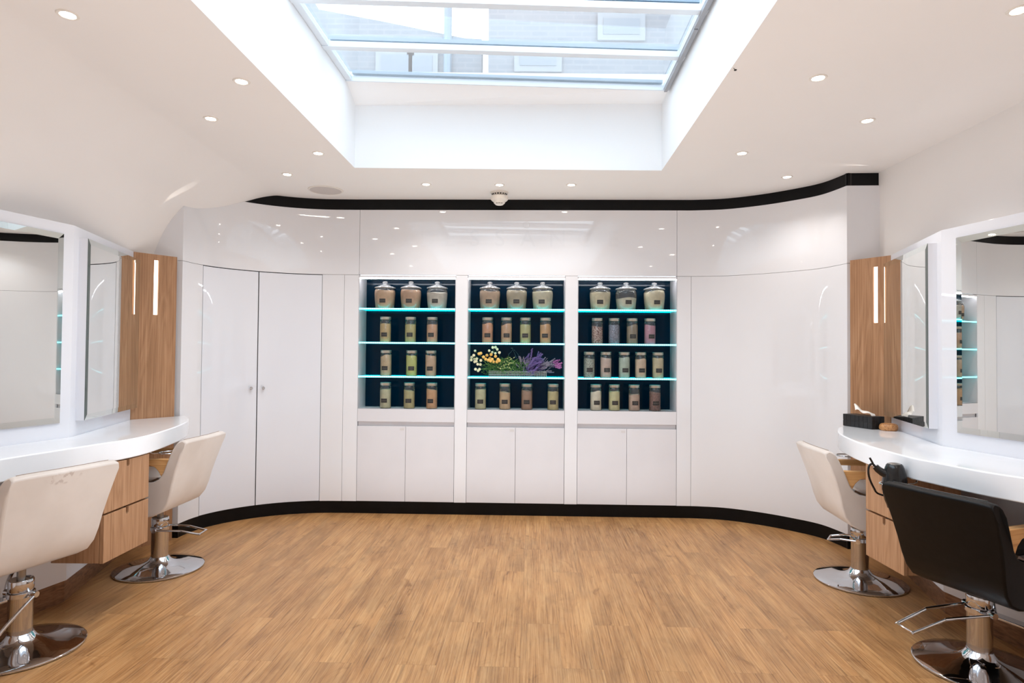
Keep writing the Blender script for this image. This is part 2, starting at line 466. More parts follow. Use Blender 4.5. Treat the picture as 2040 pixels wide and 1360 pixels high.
mb = MB(); strip(mb, 0, SMAX, ZBAND, ZC + .02, -0.010, 0.018)
ret(mb, (XL, 4.645), PL, ZBAND, ZC + .02, -0.010); ret(mb, PR, (XR, 4.51), ZBAND, ZC + .02, -0.010)
struct(mb.build('trim_2', M['black'], angle=30), 'black cornice band above the glossy back wall', 'cornice')
mb = MB(); strip(mb, 0, SMAX, 0.0, ZBASE, -0.004, 0.016)
ret(mb, (-2.56, 4.656), PL, 0, ZBASE, -0.004); ret(mb, PR, (2.52, 4.523), 0, ZBASE, -0.004)
struct(mb.build('baseboard_back', M['black'], angle=30), 'black skirting along the curved back wall', 'baseboard')

# faint outlines of removed lettering on the upper panel
def letters():
    pos = {'D': 345, 'E': 510, 'S': 700, 's': 890, 'A': 1100, 'N': 1325, 'G': 1535, 'e': 1745}
    c0 = pt(s_at(1048, 470))
    t = thing('wall_lettering', 'faint ghost lettering on the glossy panel above the display shelves', 'lettering', (c0[0], c0[1], 2.345))
    for ch, zx in pos.items():
        cu = bpy.data.curves.new('t', 'FONT'); cu.body = ch.upper(); cu.size = 0.20; cu.extrude = 0.0004; cu.align_x = 'CENTER'
        to = bpy.data.objects.new('t', cu); COL.objects.link(to)
        dg = bpy.context.evaluated_depsgraph_get(); me = bpy.data.meshes.new_from_object(to.evaluated_get(dg))
        s = s_at(760 + zx / 3.7778, 470); p = pt(s); n = nrm(s)
        me.transform(Matrix(((-n[1], 0, n[0], p[0] + n[0] * .0006), (n[0], 0, n[1], p[1] + n[1] * .0006), (0, 1, 0, 2.345), (0, 0, 0, 1))))
        bpy.data.objects.remove(to); bpy.data.curves.remove(cu)
        mb = MB(); mb.bm.from_mesh(me); mb.build('letter', M['ghost'], t, smooth=False, world=True)
    s = s_at(760 + 1090 / 3.7778, 450); p = pt(s); n = nrm(s)
    mb = MB()
    mb.tube([(p[0] - n[1] * 0.028 * math.cos(a), p[1] + n[0] * 0.028 * math.cos(a), 2.53 + 0.028 * math.sin(a)) for a in [2 * PI * i / 24 for i in range(24)]], 0.0015, 4, True)
    mb.build('ring_mark', M['ghost'], t, smooth=False, world=True)
letters()

# ------------------------------------------------------------------ fitted cupboard with two curved doors
p = pt(sD1)
cup = thing('fitted_cupboard', 'tall white curved two-door cupboard with small chrome knobs, left of shelves', 'cupboard', (p[0], p[1], 0))
for a, b, sk in ((sD0, sD1, sD1 - 0.055), (sD1, sD2, sD1 + 0.045)):
    mb = MB(); g2 = 0.004
    strip(mb, a + (0.002 if a == sD0 else g2), b - (g2 * 0.6 if b == sD2 else g2), ZBASE + 0.003, ZHEAD - 0.006, 0.002, 0.018)
    d = mb.build('cupboard_door', M['gloss_door'], cup, world=True, angle=30)
    q = pt(sk); n = nrm(sk)
    kb = MB(); kb.lathe([(0, 0), (0.006, 0), (0.006, 0.016), (0.012, 0.020), (0.013, 0.030), (0.009, 0.034), (0, 0.034)], 16)
    kb.bm.transform(Matrix.Translation((q[0] + n[0] * .002, q[1] + n[1] * .002, 1.095)) @ Vector((n[0], n[1], 0)).to_track_quat('Z', 'Y').to_matrix().to_4x4())
    kb.build('knob', M['chrome'], d, world=True)

# ------------------------------------------------------------------ display cabinets
DEP = 0.25
SHZ = [1.786, 1.487, 1.190]
ZN0, ZN1 = 0.912, ZHEAD - 0.004
side_name = ['left', 'middle', 'right']
CAB = []
LABC = ['left of three white display cabinets with lit glass shelves of jars',
        'middle of three white display cabinets, the one holding the flower arrangement',
        'right of three white display cabinets, five jars on its third shelf']
for i, (a, b) in enumerate(U):
    pa, pb = pt(a), pt(b); mx = ((pa[0] + pb[0]) / 2, (pa[1] + pb[1]) / 2); ang = math.atan2(pb[1] - pa[1], pb[0] - pa[0]); w = math.dist(pa, pb) / 2 - 0.001
    r = thing('display_cabinet', LABC[i], 'cabinet', (mx[0], mx[1], 0), ang, 'white display cabinets in the back wall')
    CAB.append((r, w))
    t = 0.016
    mb = MB()
    mb.box(-w, -w + 0.002, 0, DEP, ZN0 - .02, ZN1); mb.box(w - 0.002, w, 0, DEP, ZN0 - .02, ZN1)
    mb.box(-w, w, 0.0, DEP, ZN0 - 0.02, ZN0); mb.box(-w, w, 0.03, DEP, ZN1 - 0.012, ZN1); mb.box(-w, w, 0.0, 0.03, ZN1 - 0.018, ZN1)
    mb.box(-w, w, DEP, DEP + 0.02, ZN0 - .02, ZN1 + .02)
    mb.box(-w, w, 0.024, 0.03, ZBASE, ZN0)
    mb.build('carcass', M['satin'], r, smooth=False)
    mb = MB(); mb.box(-w + .002, w - .002, DEP - 0.006, DEP - 0.001, ZN0, ZN1 - .012); mb.build('back_panel', M['navy'], r, smooth=False)
    mb = MB(); mb.box(-w, w, -0.002, 0.022, 0.800, ZN0); mb.build('apron', M['satin'], r, smooth=False, bevel=0.0015)
    mb = MB(); mb.box(-w + .003, w - .003, 0.004, 0.014, ZN1 - 0.030, ZN1 - 0.019); mb.build('strip_light', M['striplight'], r, smooth=False)
    for x0, x1 in ((-w + 0.001, -0.0013), (0.0013, w - 0.001)):
        mb = MB(); mb.box(x0, x1, -0.001, 0.02, ZBASE + .002, 0.760)
        d = mb.build('cupboard_door', M['satin'], r, smooth=False, bevel=0.001)
        if x0 < -0.1:
            mb = MB(); mb.box(-0.050, -0.012, -0.0018, -0.0008, 0.725, 0.745); mb.build('sticker', mat('clear_sticker', (201, 197, 196), 0.3), d, smooth=False)
    for z in SHZ:
        mb = MB(); mb.box(-w + .003, w - .003, 0.012, DEP - 0.008, z, z + 0.008)
        g = mb.build('glass_shelf', M['shelfglass'], r, smooth=False)
        mb = MB(); mb.box(-w + .003, w - .003, 0.003, 0.012, z - 0.004, z + 0.009)
        mb.mi = 1; mb.box(-w + .003, w - .003, DEP - 0.0125, DEP - 0.0085, z, z + 0.008)  # added glow strip behind the shelf, throws teal light on the back panel
        mb.build('led_strip', [M['led'], M['tealglow']], g, smooth=False)

def in_cab(i, px, py, depth):
    r, w = CAB[i]; m = world_of(r)
    a = m @ Vector((-1, depth, 0)); b = m @ Vector((1, depth, 0))
    return on_line(px, py, a, b)[0]

# ------------------------------------------------------------------ jars
def powder_mat(name, c, kind):
    c = tuple(int(v * .82 + g * .18) for v, g in zip(c, (214, 200, 176)))
    if kind == 'petal': m = speckle(name, (96, 34, 30), (206, 180, 168), 90, 0.9)
    elif kind == 'crystal': m = speckle(name, tuple(int(v * .8) for v in c), tuple(min(255, int(v * 1.25)) for v in c), 120, 0.8)
    else: m = speckle(name, tuple(int(v * 0.95) for v in c), tuple(min(255, int(v * 1.05)) for v in c), 20, 0.9)
    return m
def tag_parts(parent, r, zc, ang, dx, seed):
    rnd = random.Random(seed)
    w, hh = 0.054 / r / 2, 0.018
    def P(u, v, rr=r + 0.0012): a = -PI / 2 + dx / r + u; return (rr * math.cos(a), rr * math.sin(a), zc + v)
    mb = MB(); n = 6
    for k in range(n):
        u0, u1 = -w + 2 * w * k / n, -w + 2 * w * (k + 1) / n
        mb.face([P(u0, -hh), P(u1, -hh), P(u1, hh), P(u0, hh)])
    tg = mb.build('tag', M['tag'], parent, smooth=False)
    tg['label'] = 'dark chalk tag'
    mb = MB()
    rows = [(0.0, 0.75)] if seed % 3 else [(0.006, 0.6), (-0.007, 0.5)]
    for v0, ext in rows:
        m_ = 14; x = [-w * ext + 2 * w * ext * k / m_ for k in range(m_ + 1)]
        amp = 0.0032 if len(rows) == 2 else 0.0045
        y = [v0 + amp * (1 if k % 2 else -1) * rnd.uniform(0.25, 1) for k in range(m_ + 1)]
        for k in range(m_):
            q = 0.0008
            mb.face([P(x[k], y[k] - q, r + .002), P(x[k + 1], y[k + 1] - q, r + .002), P(x[k + 1], y[k + 1] + q, r + .002), P(x[k], y[k] + q, r + .002)])
    mb.build('chalk_writing', M['chalk'], tg, smooth=False)

def fill_mesh(prof_r, z0, ztop, tilt, seed, wob=0.004):
    """powder body: follows radius function prof_r(z), lumpy sloping top"""
    rnd = random.Random(seed); seg = 28; mb = MB(); rings = []
    N = 7
    ph = rnd.uniform(0, 6.28)
    for k in range(N + 1):
        ring = []
        for j in range(seg):
            a = 2 * PI * j / seg
            zt = ztop + tilt * math.cos(a - ph) + wob * math.sin(3 * a + ph)
            z = z0 + (zt - z0) * k / N
            rr = prof_r(z); ring.append(mb.bm.verts.new((rr * math.cos(a), rr * math.sin(a), z)))
        rings.append(ring)
    for A, B in zip(rings, rings[1:]):
        for j in range(seg): mb.bm.faces.new((A[j], A[(j + 1) % seg], B[(j + 1) % seg], B[j]))
    mb.bm.faces.new(rings[0][::-1])
    c = mb.bm.verts.new((0, 0, ztop + 0.004))
    for j in range(seg): mb.bm.faces.new((rings[-1][j], rings[-1][(j + 1) % seg], c))
    return mb

SMALL_H = 0.205
_small = {}
def small_jar(i, px, row, color, kind, cname, level, order, seed, tagdx):
    base = {1: SHZ[0], 2: SHZ[1], 3: SHZ[2], 4: None}[row]
    z = (base + 0.0085) if base else ZN0 + 0.0005
    py = {2: 655, 3: 722, 4: 790}[row]
    p = in_cab(i, px, py, 0.085)
    ords = ['first', 'second', 'third', 'fourth', 'fifth']
    rows = {2: 'second shelf', 3: 'third shelf', 4: 'bottom shelf'}
    t = thing('storage_jar', f'slim jar of {cname}, {ords[order]} from left, {rows[row]} of {side_name[i]} cabinet', 'jar', (p.x, p.y, z), 0, 'slim storage jars on the display shelves')
    R = 0.050
    if 'body' not in _small:
        mb = MB(); mb.lathe([(0, 0), (R - .003, 0), (R, 0.004), (R, 0.188), (R - .004, 0.196), (R - .007, 0.2), (R - .007, SMALL_H)], 36)
        ob = mb.build('jar_glass', M['glass'], t); _small['body'] = ob
        mb = MB(); mb.lathe([(0, 0.2010), (R - .003, 0.2010), (R - .0025, 0.203), (R - .0025, 0.224), (R - .006, 0.2265), (0, 0.2265)], 36)
        ol = mb.build('lid', M['pewter'], t); _small['lid'] = ol
    else:
        for kx in ('body', 'lid'):
            c = _small[kx].copy(); COL.objects.link(c); c.parent = t
    rnd = random.Random(seed)
    mb = fill_mesh(lambda zz: R - 0.0022, 0.004, level, rnd.uniform(0.002, 0.012), seed)
    mb.build('jar_contents', powder_mat(cname.replace(' ', '_'), color, kind), t, angle=60)
    if tagdx is not None: tag_parts(t, R, 0.068, 0, tagdx, seed)

_big = {}
def big_jar(i, px, color, cname, level, order, seed, tilt=0.004):
    p = in_cab(i, px, 590, 0.115)
    z = SHZ[0] + 0.0085
    ords = ['first', 'second', 'third']
    t = thing('lidded_jar', f'large jar of {cname}, {ords[order]} from left, top shelf of {side_name[i]} cabinet', 'jar', (p.x, p.y, z), 0, 'large lidded jars on the top shelves')
    prof = [(0.0, 0.0), (0.080, 0.0), (0.084, 0.006), (0.090, 0.07), (0.094, 0.13), (0.093, 0.158), (0.088, 0.172), (0.080, 0.178), (0.080, 0.186)]
    if not _big:
        mb = MB(); mb.lathe(prof, 40); _big['jar_glass'] = mb.build('jar_glass', M['glass'], t)
        mb = MB(); mb.lathe([(0.080, 0.183), (0.092, 0.184), (0.094, 0.188), (0.091, 0.193), (0.060, 0.205), (0.026, 0.217), (0.016, 0.221)], 40)
        _big['lid'] = mb.build('lid', M['glasslid'], t)
        mb = MB(); mb.lathe([(0.014, 0.220), (0.015, 0.224), (0.021, 0.230), (0.023, 0.237), (0.020, 0.245), (0.010, 0.249), (0, 0.2495)], 24)
        _big['knob'] = mb.build('knob', M['glasslid'], _big['lid'])
    else:
        c = _big['jar_glass'].copy(); COL.objects.link(c); c.parent = t
        copy_tree(_big['lid'], t)
    def rr(zz):
        for (r0, z0), (r1, z1) in zip(prof[1:], prof[2:]):
            if zz <= z1: return r0 + (r1 - r0) * (zz - z0) / max(1e-6, z1 - z0) - 0.0025
        return 0.078
    mb = fill_mesh(rr, 0.004, level, tilt, seed, 0.003)
    mb.build('jar_contents', powder_mat(cname.replace(' ', '_'), color, ''), t, angle=60)
    tag_parts(t, 0.0895, 0.068, 0, random.Random(seed).uniform(-.012, .012) - 0.004, seed * 3 + 1)

def hazy(m, f):
    t = NT(m); out = [n for n in t.n if n.type == 'OUTPUT_MATERIAL'][0]
    df = t.add('ShaderNodeBsdfDiffuse'); df.inputs[0].default_value = (0.85, 0.86, 0.86, 1)
    mx = t.add('ShaderNodeMixShader'); mx.inputs[0].default_value = f
    t.link(out.inputs[0].links[0].from_socket, mx.inputs[1]); t.link(df.outputs[0], mx.inputs[2]); t.link(mx.outputs[0], out.inputs[0])
hazy(M['glass'], 0.025)
def lid_glass():
    m = thin_glass('lid_glass', (0.95, 0.96, 0.97, 1), 1.2, 0.08)
    t = NT(m); out = [n for n in t.n if n.type == 'OUTPUT_MATERIAL'][0]
    df = t.add('ShaderNodeBsdfDiffuse'); df.inputs[0].default_value = (0.85, 0.87, 0.88, 1)
    mx = t.add('ShaderNodeMixShader'); mx.inputs[0].default_value = 0.24
    t.link(out.inputs[0].links[0].from_socket, mx.inputs[1]); t.link(df.outputs[0], mx.inputs[2]); t.link(mx.outputs[0], out.inputs[0])
    return m
M['glasslid'] = lid_glass()

big = [[(767, (214, 172, 138), 'tan peach powder', .165), (818.7, (204, 158, 126), 'pinkish brown powder', .168), (871, (214, 206, 194), 'off-white powder', .150)],
       [(976, (198, 164, 138), 'dusty rose powder', .160), (1029.3, (180, 168, 142), 'grey-beige powder', .166), (1080.8, (216, 208, 178), 'pale cream powder', .165)],
       [(1195.5, (224, 212, 176), 'buttery cream powder', .158), (1247.2, (216, 212, 190), 'ivory powder half filled', .105), (1303.3, (228, 216, 184), 'warm cream powder', .165)]]
for i, row in enumerate(big):
    for o_, (px, c, nm, lv) in enumerate(row): big_jar(i, px, c, nm, lv, o_, 11 + i * 5 + o_, 0.012 if o_ == 2 else 0.004)
small = [
    (0, 2, [(768, (200, 168, 108), '', 'mustard powder', .165, -.003), (817.8, (186, 174, 106), '', 'olive powder', .160, .000), (861, (214, 158, 122), '', 'peach powder', .160, -.006)]),
    (0, 3, [(769, (204, 174, 134), '', 'sandy powder', .178, -.003), (820, (194, 200, 104), '', 'lime green powder', .175, .004), (858.4, (208, 168, 134), '', 'pale terracotta powder', .178, -.004)]),
    (0, 4, [(768, (202, 198, 160), '', 'sage cream powder', .165, -.004), (815.3, (192, 180, 122), '', 'khaki powder', .155, .000), (860.2, (220, 160, 110), '', 'apricot powder', .165, -.008)]),
    (1, 2, [(971.4, (216, 144, 104), '', 'coral powder', .165, .000), (1009, (210, 160, 120), '', 'caramel powder', .165, .002), (1046.7, (190, 188, 124), '', 'pea green powder', .165, -.003), (1086.5, (216, 160, 104), '', 'orange powder', .160, -.006)]),
    (1, 4, [(957.3, (206, 204, 158), '', 'pale green powder', .172, .000), (1005.8, (216, 176, 134), '', 'biscuit powder', .150, -.001), (1049.6, (160, 118, 94), '', 'cocoa powder', .165, -.003), (1101.8, (202, 186, 128), '', 'straw powder', .155, -.004)]),
    (2, 2, [(1189.8, (120, 60, 50), 'petal', 'dried red and white petals', .150, None), (1223.5, (104, 112, 136), 'crystal', 'blue-grey crystals', .160, None), (1259.3, (132, 114, 92), '', 'taupe powder', .160, -.001), (1294.6, (184, 122, 150), '', 'mauve pink powder', .165, .008)]),
    (2, 3, [(1173.8, (140, 148, 140), 'crystal', 'grey granules', .165, .000), (1206.9, (212, 182, 170), '', 'blush powder', .172, .005), (1243.6, (174, 194, 180), '', 'mint powder', .172, .003), (1276.2, (220, 186, 158), '', 'salmon powder', .160, .004), (1310.6, (202, 186, 146), '', 'beige powder', .170, .000)]),
    (2, 4, [(1187, (240, 230, 206), '', 'ivory white powder', .160, .004), (1223.7, (214, 208, 152), '', 'pale yellow powder', .165, .001), (1263.4, (196, 162, 144), '', 'rosy beige powder', .140, .001), (1304.6, (96, 58, 52), 'crystal', 'dark reddish brown pieces', .160, .000)]),
]
sd = 100
for i, row, js in small:
    for o_, (px, c, kd, nm, lv, td) in enumerate(js):
        sd += 7; small_jar(i, px, row, c, kd, nm, lv, o_, sd, td)

# ------------------------------------------------------------------ flower arrangement
def flowers():
    pc = in_cab(1, 1030, 740, 0.10)
    r, w = CAB[1]; z0 = SHZ[2] + 0.0085
    t = thing('flower_arrangement', 'low tray of yellow and white flowers, greenery and purple lavender', 'flowers', (pc.x, pc.y, z0), world_of(r).to_euler().z)
    rnd = random.Random(3)
    k = 5.5 / 1230
    def XZ(px, py): return ((px - 1030) * k, (746 - py) * k * 0.99)
    # tray: wire mesh
    mb = MB()
    x0, x1, y0, y1 = XZ(975, 0)[0], XZ(1088, 0)[0], -0.06, 0.06
    for zz in (0.004, 0.02, 0.036, 0.05):
        mb.tube([(x0, y0, zz), (x1, y0, zz), (x1, y1, zz), (x0, y1, zz)], 0.0022, 6, True)
    n = 34
    for q in range(n + 1):
        x = x0 + (x1 - x0) * q / n
        mb.tube([(x, y0, .004), (x, y0, .05)], 0.0013, 5); mb.tube([(x, y1, .004), (x, y1, .05)], 0.0013, 5)
    mb.box(x0, x1, y0, y1, 0.0, 0.004)
    mb.build('tray', M['wire'], t)
    # greenery
    def blade(mb, b, d, l, wd):
        b = Vector(b); d = Vector(d).normalized(); sd_ = d.cross(Vector((0.2, 1, 0.1))).normalized() * wd
        tip = b + d * l + Vector((0, 0, -l * 0.12)); m_ = b + d * l * 0.5
        mb.face([b, m_ + sd_, tip, m_ - sd_])
    mb = MB()
    for q in range(900):
        px = rnd.triangular(958, 1062, 1005); lim = 708 + 14 * abs((px - 1012) / 45) ; py = rnd.uniform(lim, 742)
        x, z = XZ(px, py); blade(mb, (x, rnd.uniform(-.065, .05), max(z, 0.012)), (rnd.uniform(-1, 1), rnd.uniform(-1, .5), rnd.uniform(-.2, 1.2)), rnd.uniform(.018, .042), .0023)
    o = mb.build('foliage', M['leaf'], t, smooth=False); o['kind'] = 'stuff'
    mb = MB()
    for q in range(60):
        px = rnd.uniform(992, 1024); x, z = XZ(px, rnd.uniform(708, 732)); blade(mb, (x, rnd.uniform(-.075, .0), z), (rnd.uniform(-1, 1), -.4, rnd.uniform(-.3, 1)), rnd.uniform(.015, .03), .004)
    o = mb.build('pale_foliage', M['paleleaf'], t, smooth=False); o['kind'] = 'stuff'
    mb = MB()
    for a, b in ((( 1012, 702), (1022, 690)), ((1028, 708), (1020, 690)), ((1034, 706), (1026, 694))):
        xa, za = XZ(*a); xb, zb = XZ(*b); mb.tube([(xa, .03, za), ((xa + xb) / 2 + .004, .03, (za + zb) / 2), (xb, .03, zb)], 0.004, 5, r2=0.001)
        blade(mb, (xb, .03, zb), (-.6, 0, .5), .02, .005)
    mb.build('dark_sprig', M['darkleaf'], t)
    def head(mb, r):
        mb.ball((0, 0, 0), r * .62, 10, 8)
        for q in range(26):
            th = math.acos(1 - 2 * (q + .5) / 26); ph = q * 2.4
            mb.ball((r * .6 * math.sin(th) * math.cos(ph), r * .6 * math.sin(th) * math.sin(ph), r * .6 * math.cos(th)), r * .34, 6, 4)
    def petals(mb, r):
        for q in range(9):
            a = q * 2 * PI / 9; d = Vector((math.cos(a), -.35, math.sin(a)))
            sd_ = Vector((-math.sin(a), 0, math.cos(a))) * r * .3
            b = Vector((0, 0, 0)); mb.face([b, d * r * .6 + sd_, d * r, d * r * .6 - sd_])
        mb.ball((0, -r * .2, 0), r * .32, 8, 6)
    protos = {}
    def put(name, matk, fn, r, px, py, y):
        if (name, r) not in protos:
            mb = MB(); fn(mb, r); ob = mb.build(name, M[matk], t); protos[(name, r)] = ob
        else: ob = protos[(name, r)].copy(); COL.objects.link(ob); ob.parent = t
        x, z = XZ(px, py); ob.location = (x, y, z); ob.rotation_euler = (0, rnd.uniform(-.5, .5), rnd.uniform(-.4, .4))
    def zz(a, b): return (920 + a / 8.5, 670 + b / 8.5)
    for a, b in ((300, 258), (330, 250), (375, 312), (428, 285), (412, 350), (460, 365), (495, 380), (520, 352), (620, 350), (600, 392), (540, 392), (575, 300), (500, 270), (640, 372), (480, 335)):
        put('yellow_flower', 'yellow', head, 0.0155, *zz(a, b), rnd.uniform(-.075, -.03))
    for a, b in ((225, 210), (468, 205), (515, 232), (570, 250), (495, 268)):
        put('cream_flower', 'cream', head, 0.0125, *zz(a, b), rnd.uniform(-.06, .0))
    for a, b in ((530, 150), (605, 180), (640, 235), (210, 285), (170, 320), (160, 365), (215, 350), (255, 345), (225, 395), (330, 370), (280, 435), (320, 440), (240, 520), (285, 545), (310, 520), (570, 145), (250, 385)):
        put('white_flower', 'cream', petals, 0.0145, *zz(a, b), rnd.uniform(-.06, .0))
    mb = MB()
    for a, b in ((225, 215), (300, 262), (468, 210), (530, 155), (605, 185), (640, 235), (210, 290), (170, 330), (280, 440), (250, 520), (300, 530), (375, 320), (570, 255)):
        x, z = XZ(*zz(a, b)); xb, zb = XZ(978 + rnd.uniform(-4, 18), 735)
        mb.tube([(x, -.02, z), ((x + xb) / 2, -.02, (z + zb) / 2 + .01), (xb, -.01, zb)], 0.0014, 5)
    mb.build('stems', M['leaf'], t)
    # lavender sprigs
    def sprig(mb, l, bud):
        mb.tube([(0, 0, 0), (0, 0, l)], 0.0010, 4)
        nb = int(l / 0.0045)
        for q in range(nb):
            zq = l * (0.3 + 0.7 * q / nb); a = q * 2.4
            d = Vector((math.cos(a), math.sin(a), 1.1)).normalized()
            c = Vector((0, 0, zq)) + d * bud * .9; s_ = d.cross(Vector((0, 0, 1))).normalized() * bud * .45
            u_ = d.cross(s_).normalized() * bud * .45
            mb.face([c - d * bud, c + s_, c + d * bud, c - s_]); mb.face([c - d * bud, c + u_, c + d * bud, c - u_])
    def sprigs(name, matk, num, gen, l, bud):
        first = None
        for q in range(num):
            if first is None:
                mb = MB(); sprig(mb, l, bud); ob = first = mb.build(name, M[matk], t, smooth=False)
            else: ob = first.copy(); COL.objects.link(ob); ob.parent = t
            (bx, by, bz), d = gen(); ob.location = (bx, by, bz)
            ob.rotation_euler = Vector(d).to_track_quat('Z', 'Y').to_euler(); s = rnd.uniform(.7, 1.15); ob.scale = (s, s, s)
    def g1():
        x, z = XZ(rnd.uniform(1040, 1068), rnd.uniform(708, 742)); return (x, rnd.uniform(-.07, .05), max(.006, z - .02)), (rnd.uniform(.05, 1.0), rnd.uniform(-.5, .3), rnd.uniform(.2, 1.0))
    sprigs('lavender_sprig', 'lavender', 95, g1, 0.100, 0.0068)
    def g2():
        x, z = XZ(rnd.uniform(1070, 1090), rnd.uniform(715, 735)); return (x, rnd.uniform(-.07, .04), max(.02, z - .01)), (rnd.uniform(.5, 1.0), rnd.uniform(-.4, .3), rnd.uniform(-.1, .8))
    sprigs('grey_sprig', 'greylav', 42, g2, 0.078, 0.005)
    def g3():
        x, z = XZ(rnd.uniform(1097, 1105), rnd.uniform(713, 724)); return (x, rnd.uniform(-.06, .0), z), (rnd.uniform(.5, 1), rnd.uniform(-.3, .2), rnd.uniform(-.6, .5))
    sprigs('pink_sprig', 'pinklav', 14, g3, 0.060, 0.0065)
    def g4():
        x, z = XZ(rnd.uniform(1036, 1056), rnd.uniform(712, 730)); return (x, rnd.uniform(-.07, .0), z - .01), (rnd.uniform(-.6, .4), rnd.uniform(-.4, .3), rnd.uniform(.3, 1))
    sprigs('silver_sprig', 'greylav', 22, g4, 0.06, 0.005)
flowers()

# ------------------------------------------------------------------ styling stations (left and right)
ZK, TK = 0.915, 0.105
ST = {
 'L': dict(sgn=-1, W=(-2.512, 4.612), A=(-2.695, 4.375), B=(-2.475, 3.47),
           front=[(370.6, 827.5), (376, 832), (375.5, 836), (370.6, 840.5), (346, 851), (297, 866), (248, 876), (199, 883.3), (98, 899), (0, 914.5)],
           ext=[(-2.32, 2.45), (-2.42, 2.2), (-2.6, 2.02), (-2.745, 1.98)],
           slot=(311, 518, 627), wx=XL),
 'R': dict(sgn=1, W=(2.468, 4.505), A=(2.618, 4.262), B=(2.375, 3.41),
           front=[(1671, 851), (1668, 857), (1673, 863.5), (1689, 872), (1712, 881), (1738, 889.6), (1808.6, 909), (1861.6, 920), (1953.7, 937.6), (2040, 951)],
           ext=[(2.22, 2.25), (2.34, 2.06), (2.52, 1.95), (2.685, 1.93)],
           slot=(1744, 531, 643), wx=XR)}
def off2(a, b, d):
    e = Vector((b[0] - a[0], b[1] - a[1])).normalized(); return e, Vector((-e.y, e.x)) * d
for key, s in ST.items():
    sg = s['sgn']; A, B, W = Vector(s['A']), Vector(s['B']), Vector(s['W'])
    dC = Vector((sg * (0.262 if sg < 0 else 0.192), -0.973)).normalized(); C = B + dC * 0.93
    nmC = Vector((C.x + sg * 0.0, C.y))
    W2 = C + Vector((sg * (0.0 if sg < 0 else 0.07), -0.32))
    wx = s['wx'] - sg * 0.004
    sname = 'left' if key == 'L' else 'right'
    ZP = 2.105
    # panel
    r = thing('mirror_wall_panel', f'white faceted panel standing behind the {sname} hand mirrors' if 0 else f'tall white faceted panel carrying the mirrors on the {sname} side', 'panel', (s['wx'] - sg * .1, B.y, 0))
    mb = MB(); poly = [tuple(A), tuple(B), tuple(C), (wx, C.y), (wx, A.y)]
    mb.prism(poly, 0.12, ZP); mb.build('panel', M['gloss_door'], r, world=True, smooth=False)
    nA = Vector((B - A)).normalized(); nA = Vector((-nA.y, nA.x)) * (-sg if True else 1)
    mb = MB(); c_ = Vector((sg * 0.01, 0))
    mb.prism([tuple(A + c_), tuple(B + c_), tuple(C + c_), (wx, C.y), (wx, A.y)], 0.0, 0.12); mb.build('plinth', M['plinthwood'], r, world=True, smooth=False)
    # wood boards at both ends
    for q, (a, b, lb) in enumerate(((W, A, 'far end, beside the glossy back wall'), (C, W2, 'near end'))):
        e = (b - a).normalized(); n = Vector((e.y, -e.x)); 
        if n.x * sg > 0: n = -n
        mid = (a + b) / 2
        t = thing('wood_panel', (f'walnut board with vertical light slot beside the {sname} corner of the curved wall' if q == 0 else f'walnut board at the near end of the {sname} mirrors'), 'wood panel', (mid.x, mid.y, 0), math.atan2(-n.x, n.y) + PI)
        # local: x along, y = -n (back)
        hw = (b - a).length / 2 - (0.001 if q == 0 else 0.014)
        la = world_of(t).inverted()
        if q == 0:
            sx, sy0, sy1 = s['slot']
            pm, _ = on_line(sx, (sy0 + sy1) / 2, a, b); p0, _ = on_line(sx, sy0, a, b); p1, _ = on_line(sx, sy1, a, b)
            u = (la @ Vector((pm.x, pm.y, 0))).x; z1, z0 = p0.z, p1.z
        else: u, z1, z0 = 0, 2.05, 1.65
        sw = 0.016
        mb = MB()
        for x0, x1, zz0, zz1 in ((-hw, u - sw, 0, ZP), (u + sw, hw, 0, ZP), (u - sw, u + sw, 0, z0), (u - sw, u + sw, z1, ZP)):
            mb.box(x0, x1, 0, 0.022, zz0, zz1)
        bmesh.ops.remove_doubles(mb.bm, verts=mb.bm.verts[:], dist=1e-5)
        mb.build('board', M['walnut'], t, smooth=False)
        mb = MB(); mb.box(u - sw, u + sw, 0.014, 0.02, z0, z1); mb.build('strip_light', M['warmstrip'], t, smooth=False)
    # mirrors
    for a, b, k0, k1, lb in ((A, B, 0.01, 0.93, 'far'), (B, C, 0.07 if sg < 0 else 0.105, 0.985, 'near')):
        e = (b - a).normalized(); n = Vector((e.y, -e.x))
        if n.x * sg > 0: n = -n
        ln = (b - a).length; c = a + e * ln * (k0 + k1) / 2; hw = ln * (k1 - k0) / 2
        lab = f'{lb} frameless wall mirror on the {sname} side, ' + ('next to the walnut board' if lb == 'far' else 'nearest the photo edge')
        t = thing('wall_mirror', lab, 'mirror', (c.x, c.y, 1.0), math.atan2(-n.x, n.y) + PI, 'wall mirrors over the counters')
        pr = 0.045 if lb == 'far' else 0.006
        z0, z1 = 0.0, 1.045
        mb = MB(); mb.box(-hw, hw, -pr, 0.0, z0, z1); mb.build('backing_box', M['gloss_door'], t, smooth=False)
        mb = MB(); bw, th = 0.032, 0.0009; y0, y1 = -pr - 0.002, -pr - 0.002 - th
        O = [(-hw, y0, z0), (hw, y0, z0), (hw, y0, z1), (-hw, y0, z1)]; I = [(-hw + bw, y1, z0 + bw), (hw - bw, y1, z0 + bw), (hw - bw, y1, z1 - bw), (-hw + bw, y1, z1 - bw)]
        Bk = [(x, -pr, z) for x, y, z in O]
        mb.face(I); mb.mi = 1
        for i in range(4):
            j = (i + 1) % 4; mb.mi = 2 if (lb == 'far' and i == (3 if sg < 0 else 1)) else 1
            mb.face([O[i], O[j], I[j], I[i]]); mb.face([Bk[i], Bk[j], O[j], O[i]])
        bmesh.ops.remove_doubles(mb.bm, verts=mb.bm.verts[:], dist=1e-6)
